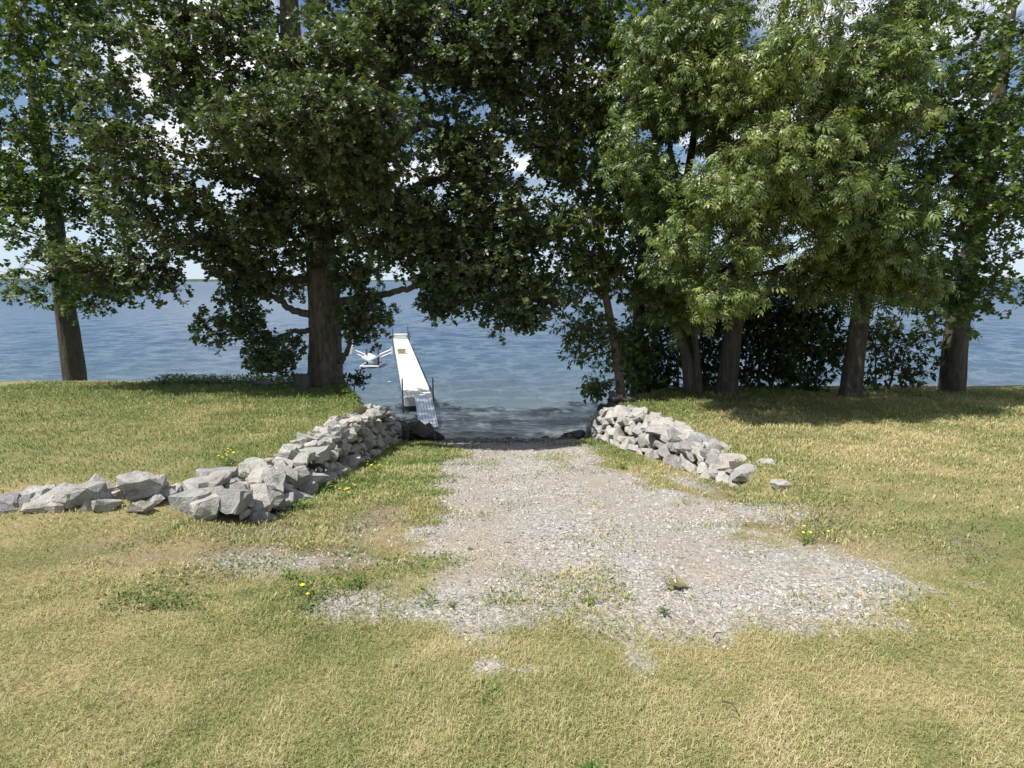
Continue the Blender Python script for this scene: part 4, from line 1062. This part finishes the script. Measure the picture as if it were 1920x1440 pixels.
# bench at the outer end
bp = A1 - ax * 0.75
bench = thing('dock_bench', 'white low bench box at the outer end of the dock', 'bench', (bp.x, bp.y, -2.8), rz)
MB().box((0, 0, 0.16), (0.5, 0.92, 0.318)).build('body', M_white_paint, bench, (0, 0, 0), 0.01)
MB().box((0, 0, 0.355), (0.6, 1.02, 0.07)).build('seat', M_white, bench, (0, 0, 0), 0.012)
tb_ = A0 + ax * 14.0 - sx * 0.22
box = thing('storage_crate', 'small tan crate standing on the dock deck near the boat lift', 'crate', (tb_.x, tb_.y, -2.798), rz + 0.1)
MB().box((0, 0, 0.012), (0.42, 0.46, 0.024)).build('bottom', M_tan, box, bevel=0.004)
for (c, s_) in (((0.20, 0, 0.15), (0.022, 0.46, 0.252)), ((-0.20, 0, 0.15), (0.022, 0.46, 0.252)), ((0, 0.22, 0.15), (0.375, 0.022, 0.252)), ((0, -0.22, 0.15), (0.375, 0.022, 0.252))):
    MB().box(c, s_).build('side_panel', M_tan, box, bevel=0.004)
MB().box((0, 0, 0.292), (0.46, 0.50, 0.03)).build('lid', M_tan, box, bevel=0.006)
# aluminium gangway from the dock down to the beach
g0 = A0 + sx * 0.20 + ax * 0.02 + Vector((0, 0, 0.0)); g1 = Vector((-2.78, 18.7, -3.22))
gx = (g1 - g0).normalized(); gs = gx.cross(Vector((0, 0, 1))).normalized(); gl_ = (g1 - g0).length; gu = gs.cross(gx)
GM = Matrix((gx, gs, gu)).transposed()
gang = thing('gangway', 'ribbed aluminium gangway sloping from the near end of the dock to the shore', 'gangway', tuple(g1))
for j in range(5):
    MB().box((g0 + g1) / 2 + gs * (-0.22 + 0.11 * j) + gu * 0.0, (gl_, 0.098, 0.03), GM).build('tread_plank', M_alu, gang, g1, 0.004)
for s_ in (-1, 1):
    MB().box((g0 + g1) / 2 + gs * s_ * 0.30 - gu * 0.02, (gl_, 0.035, 0.12), GM).build('side_rail', M_alu, gang, g1, 0.004)
for j in range(1, 7):
    MB().box(g0 + gx * gl_ * j / 7 - gu * 0.035, (0.04, 0.555, 0.036), GM).build('crossbar', M_alu, gang, g1)

# watercraft lift beside the dock
lc = Vector((-8.35, 34.3, LAKE))
lift = thing('boat_lift', 'white metal watercraft lift with V shaped cradle left of the dock', 'boat lift', tuple(lc))
fr = MB()
for y_ in (-0.9, 0.9):
    fr.tube([(-0.52, y_, 0.10), (0.52, y_, 0.10)], 0.045, 8)
for x_ in (-0.52, 0.52):
    fr.tube([(x_, -0.9, 0.10), (x_, 0.9, 0.10)], 0.045, 8)
fr.build('base_frame', M_white_paint, lift)
for x_ in (-0.52, 0.52):
    for y_ in (-0.9, 0.9):
        MB().tube([(x_, y_, 0.05), (x_, y_, -2.4)], 0.035, 8).build('foot', M_white_paint, lift)
for x_ in (-0.34, 0.34):
    MB().tube([(x_, 0.0, 0.1), (x_, 0.0, 1.02)], 0.06, 10).build('lift_post', M_dark_pipe, lift)
for s_ in (-1, 1):
    Mb = Matrix.Rotation(s_ * -0.5, 3, 'Y')
    MB().box((s_ * 0.22, 0, 0.52), (0.46, 1.9, 0.09), Mb).build('bunk', M_white_paint, lift, bevel=0.015)
    a_ = MB()
    for dz_ in (0.0, 0.19):
        a_.tube([(s_ * 0.42, 0.0, 0.48 + dz_), (s_ * 1.15, 0.0, 0.80 + dz_)], 0.042, 8)
    a_.build('arm', M_white_paint, lift)
MB().box((0, -0.02, 0.34), (0.62, 0.10, 0.16)).build('crossmember', M_white_paint, lift, bevel=0.01)
MB().box((-1.22, 0, 0.98), (0.10, 0.30, 0.52), Matrix.Rotation(0.15, 3, 'Y')).build('end_plate', M_white_paint, lift, bevel=0.01)
MB().box((1.17, 0, 0.92), (0.05, 0.26, 0.46)).build('dock_bracket', M_white_paint, lift, bevel=0.01)

# ------------------------------------------------------------------ small plants and litter
def kite_leaf(n, r0, r1, g, up=0.5, wide=0.28):
    v, f = [], []
    for k in range(n):
        a = 2 * math.pi * (k / n + 0.1 * g.random()); ln = r0 + (r1 - r0) * g.random(); el = up * (0.4 + 0.9 * g.random())
        d = Vector((math.cos(a), math.sin(a), 0)); s_ = Vector((-d.y, d.x, 0)); w = ln * wide
        m1 = d * ln * 0.55 * math.cos(el) + Vector((0, 0, ln * 0.55 * math.sin(el))); tp = m1 + d * ln * 0.45 + Vector((0, 0, ln * 0.1 * (el - 0.5)))
        i = len(v)
        v += [(0, 0, 0), m1 + s_ * w / 2, m1 - s_ * w / 2, tp, m1 - Vector((0, 0, ln * 0.04))]
        f += [(i, i + 4, i + 1), (i, i + 2, i + 4), (i + 1, i + 4, i + 3), (i + 4, i + 2, i + 3)]
    return v, f
def weed(label, x, y, size, seed, flowers=0, n=16):
    g = np.random.default_rng(seed)
    z = gz(x, y) + 0.01
    root = thing('yellow_wildflower' if flowers else 'weed_plant', label, 'wildflower' if flowers else 'weed', (x, y, z), 0, 'low plants with yellow flowers' if flowers else 'leafy weeds')
    v, f = kite_leaf(n, size * 0.5, size, g, 0.6)
    off = [Vector((g.normal(0, size * 0.25), g.normal(0, size * 0.25), abs(g.normal(0, size * 0.15)))) for _ in range(n)]
    v = [Vector(p) + off[i // 5] for i, p in enumerate(v)]
    me = mesh_np('foliage', np.array([p[:] for p in v]), np.array(f), M_weed_leaf, False, {'tint': np.repeat(np.clip(g.normal(0.55, 0.25, n), 0, 1), 5)})
    link('foliage', me, root)
    for k in range(flowers):
        fx, fy = g.normal(0, size * 0.55), g.normal(0, size * 0.55); h = size * (0.6 + 0.5 * g.random())
        MB().tube([(fx * 0.4, fy * 0.4, 0), (fx, fy, h)], 0.0016, 4).build('stem', M_stem, root)
        pv, pf = [(fx, fy, h + 0.002)], []
        fr_ = 0.011 + 0.006 * g.random()
        for j in range(10):
            a = math.pi * 2 * j / 10; r_ = fr_ * (1.0 if j % 2 else 0.72); pv.append((fx + r_ * math.cos(a), fy + r_ * math.sin(a), h + 0.006 + (0.003 if j % 2 else 0)))
        pf = [(0, 1 + j, 1 + (j + 1) % 10) for j in range(10)]
        link('flower', mesh_np('flower', np.array(pv), np.array(pf), M_yellow), root)
weed('low plant dotted with yellow blossoms in the grass strip by the left wall, nearer clump', -1.88, 6.22, 0.14, 1, 9)
weed('low plant dotted with yellow blossoms in the grass strip by the left wall, farther clump', -2.10, 8.55, 0.16, 2, 12)
weed('single yellow flower at the front lawn edge left of the gravel', -1.23, 3.26, 0.06, 3, 2, 8)
weed('yellow blossoms on the left lawn behind the near end of the wall', -3.35, 6.5, 0.15, 4, 10)
weed('yellow blossoms in the rough grass at the right side of the drive', 2.42, 4.44, 0.12, 5, 5)
weed('bushy green weed at the foot of the large front stone of the left wall', -2.22, 5.75, 0.17, 6, 0, 22)
weed('spiky green weed at the foot of the left wall, behind the bushy one', -2.36, 6.9, 0.17, 7, 0, 20)
weed('bright green weed at the front edge of the gravel in the middle', 0.44, 3.1, 0.07, 8, 0, 14)
weed('flat green weed in the foreground lawn left of centre', -0.09, 2.24, 0.065, 9, 0, 24)
weed('flat green weed in the foreground lawn near the bottom centre', 0.28, 1.80, 0.06, 10, 0, 20)
weed('pale green weed in the gravel near the right wall', 1.85, 9.3, 0.16, 11, 0, 20)
weed('small spiky weed growing in the gravel in front of the fallen leaf', 0.85, 2.98, 0.06, 13, 0, 12)
weed('leafy weed on the bare ground left of the gravel, behind the single yellow flower', -1.0, 3.42, 0.09, 14, 0, 20)
weed('dark leafy weed among stones on the bare ground left of the gravel', -1.45, 3.5, 0.10, 15, 0, 22)
weed('small dark weed at the lower left edge of the gravel', -0.49, 3.1, 0.07, 12, 0, 14)
# fallen leaf
lf = thing('fallen_leaf', 'curled dry olive brown oak leaf lying at the front of the gravel', 'leaf', (0.94, 3.3, gz(0.94, 3.3) + 0.012))
outl = [(0, 0.004), (0.025, 0.010), (0.030, 0.034), (0.045, 0.036), (0.048, 0.016), (0.060, 0.018), (0.070, 0.056), (0.088, 0.055), (0.085, 0.022), (0.098, 0.020), (0.112, 0.050), (0.126, 0.042), (0.120, 0.018), (0.135, 0.014), (0.158, 0.0)]
v, f = [], []
curl = lambda x_, y_: 0.012 + 4.2 * y_ * y_ * (1 if y_ > 0 else 0.9) + 0.012 * math.sin(x_ * 45 + y_ * 30) + 0.02 * (x_ / 0.158) ** 2
for s_ in (1, -1):
    i = len(v)
    for (x_, y_) in outl:
        yy = s_ * y_; v.append((x_, yy, curl(x_, yy))); v.append((x_, s_ * 0.0005, curl(x_, 0)))
    for k in range(len(outl) - 1):
        q = (i + 2 * k, i + 2 * k + 1, i + 2 * k + 3, i + 2 * k + 2)
        f.append(q if s_ < 0 else q[::-1])
bl = link('blade', mesh_np('blade', np.array(v), np.array(f), M_dead_leaf), lf)
sm = bl.modifiers.new('thick', 'SOLIDIFY'); sm.thickness = 0.0008
MB().tube([(-0.045, 0.004, 0.004), (0, 0, 0.012), (0.05, 0, 0.016)], 0.0014, 6).build('stalk', M_twig, lf)
lf.rotation_euler = (0.10, -0.12, 0.35); lf.scale = (1.12, 1.12, 1.12)
for x_, y_, r_, ln, lab in ((1.06, 2.70, 0.6, 0.075, 'short curved dry twig in the lawn below the fallen leaf'), (0.91, 2.14, -0.9, 0.07, 'short dark twig in the foreground grass at the lower right'),
                            (-0.02, 4.3, -0.6, 0.10, 'thin dry twig lying on the gravel near the middle')):
    t_ = link('twig', None) if False else MB().tube([(-ln / 2, 0, 0.012), (0, 0.012, 0.020), (ln / 2, 0, 0.012)], [0.004, 0.0035, 0.002], 6).build('twig', M_twig)
    t_.location = (x_, y_, gz(x_, y_) + 0.018); t_.rotation_euler = (0, 0, r_)
    tag(t_, lab, 'twig', 'dry twigs')
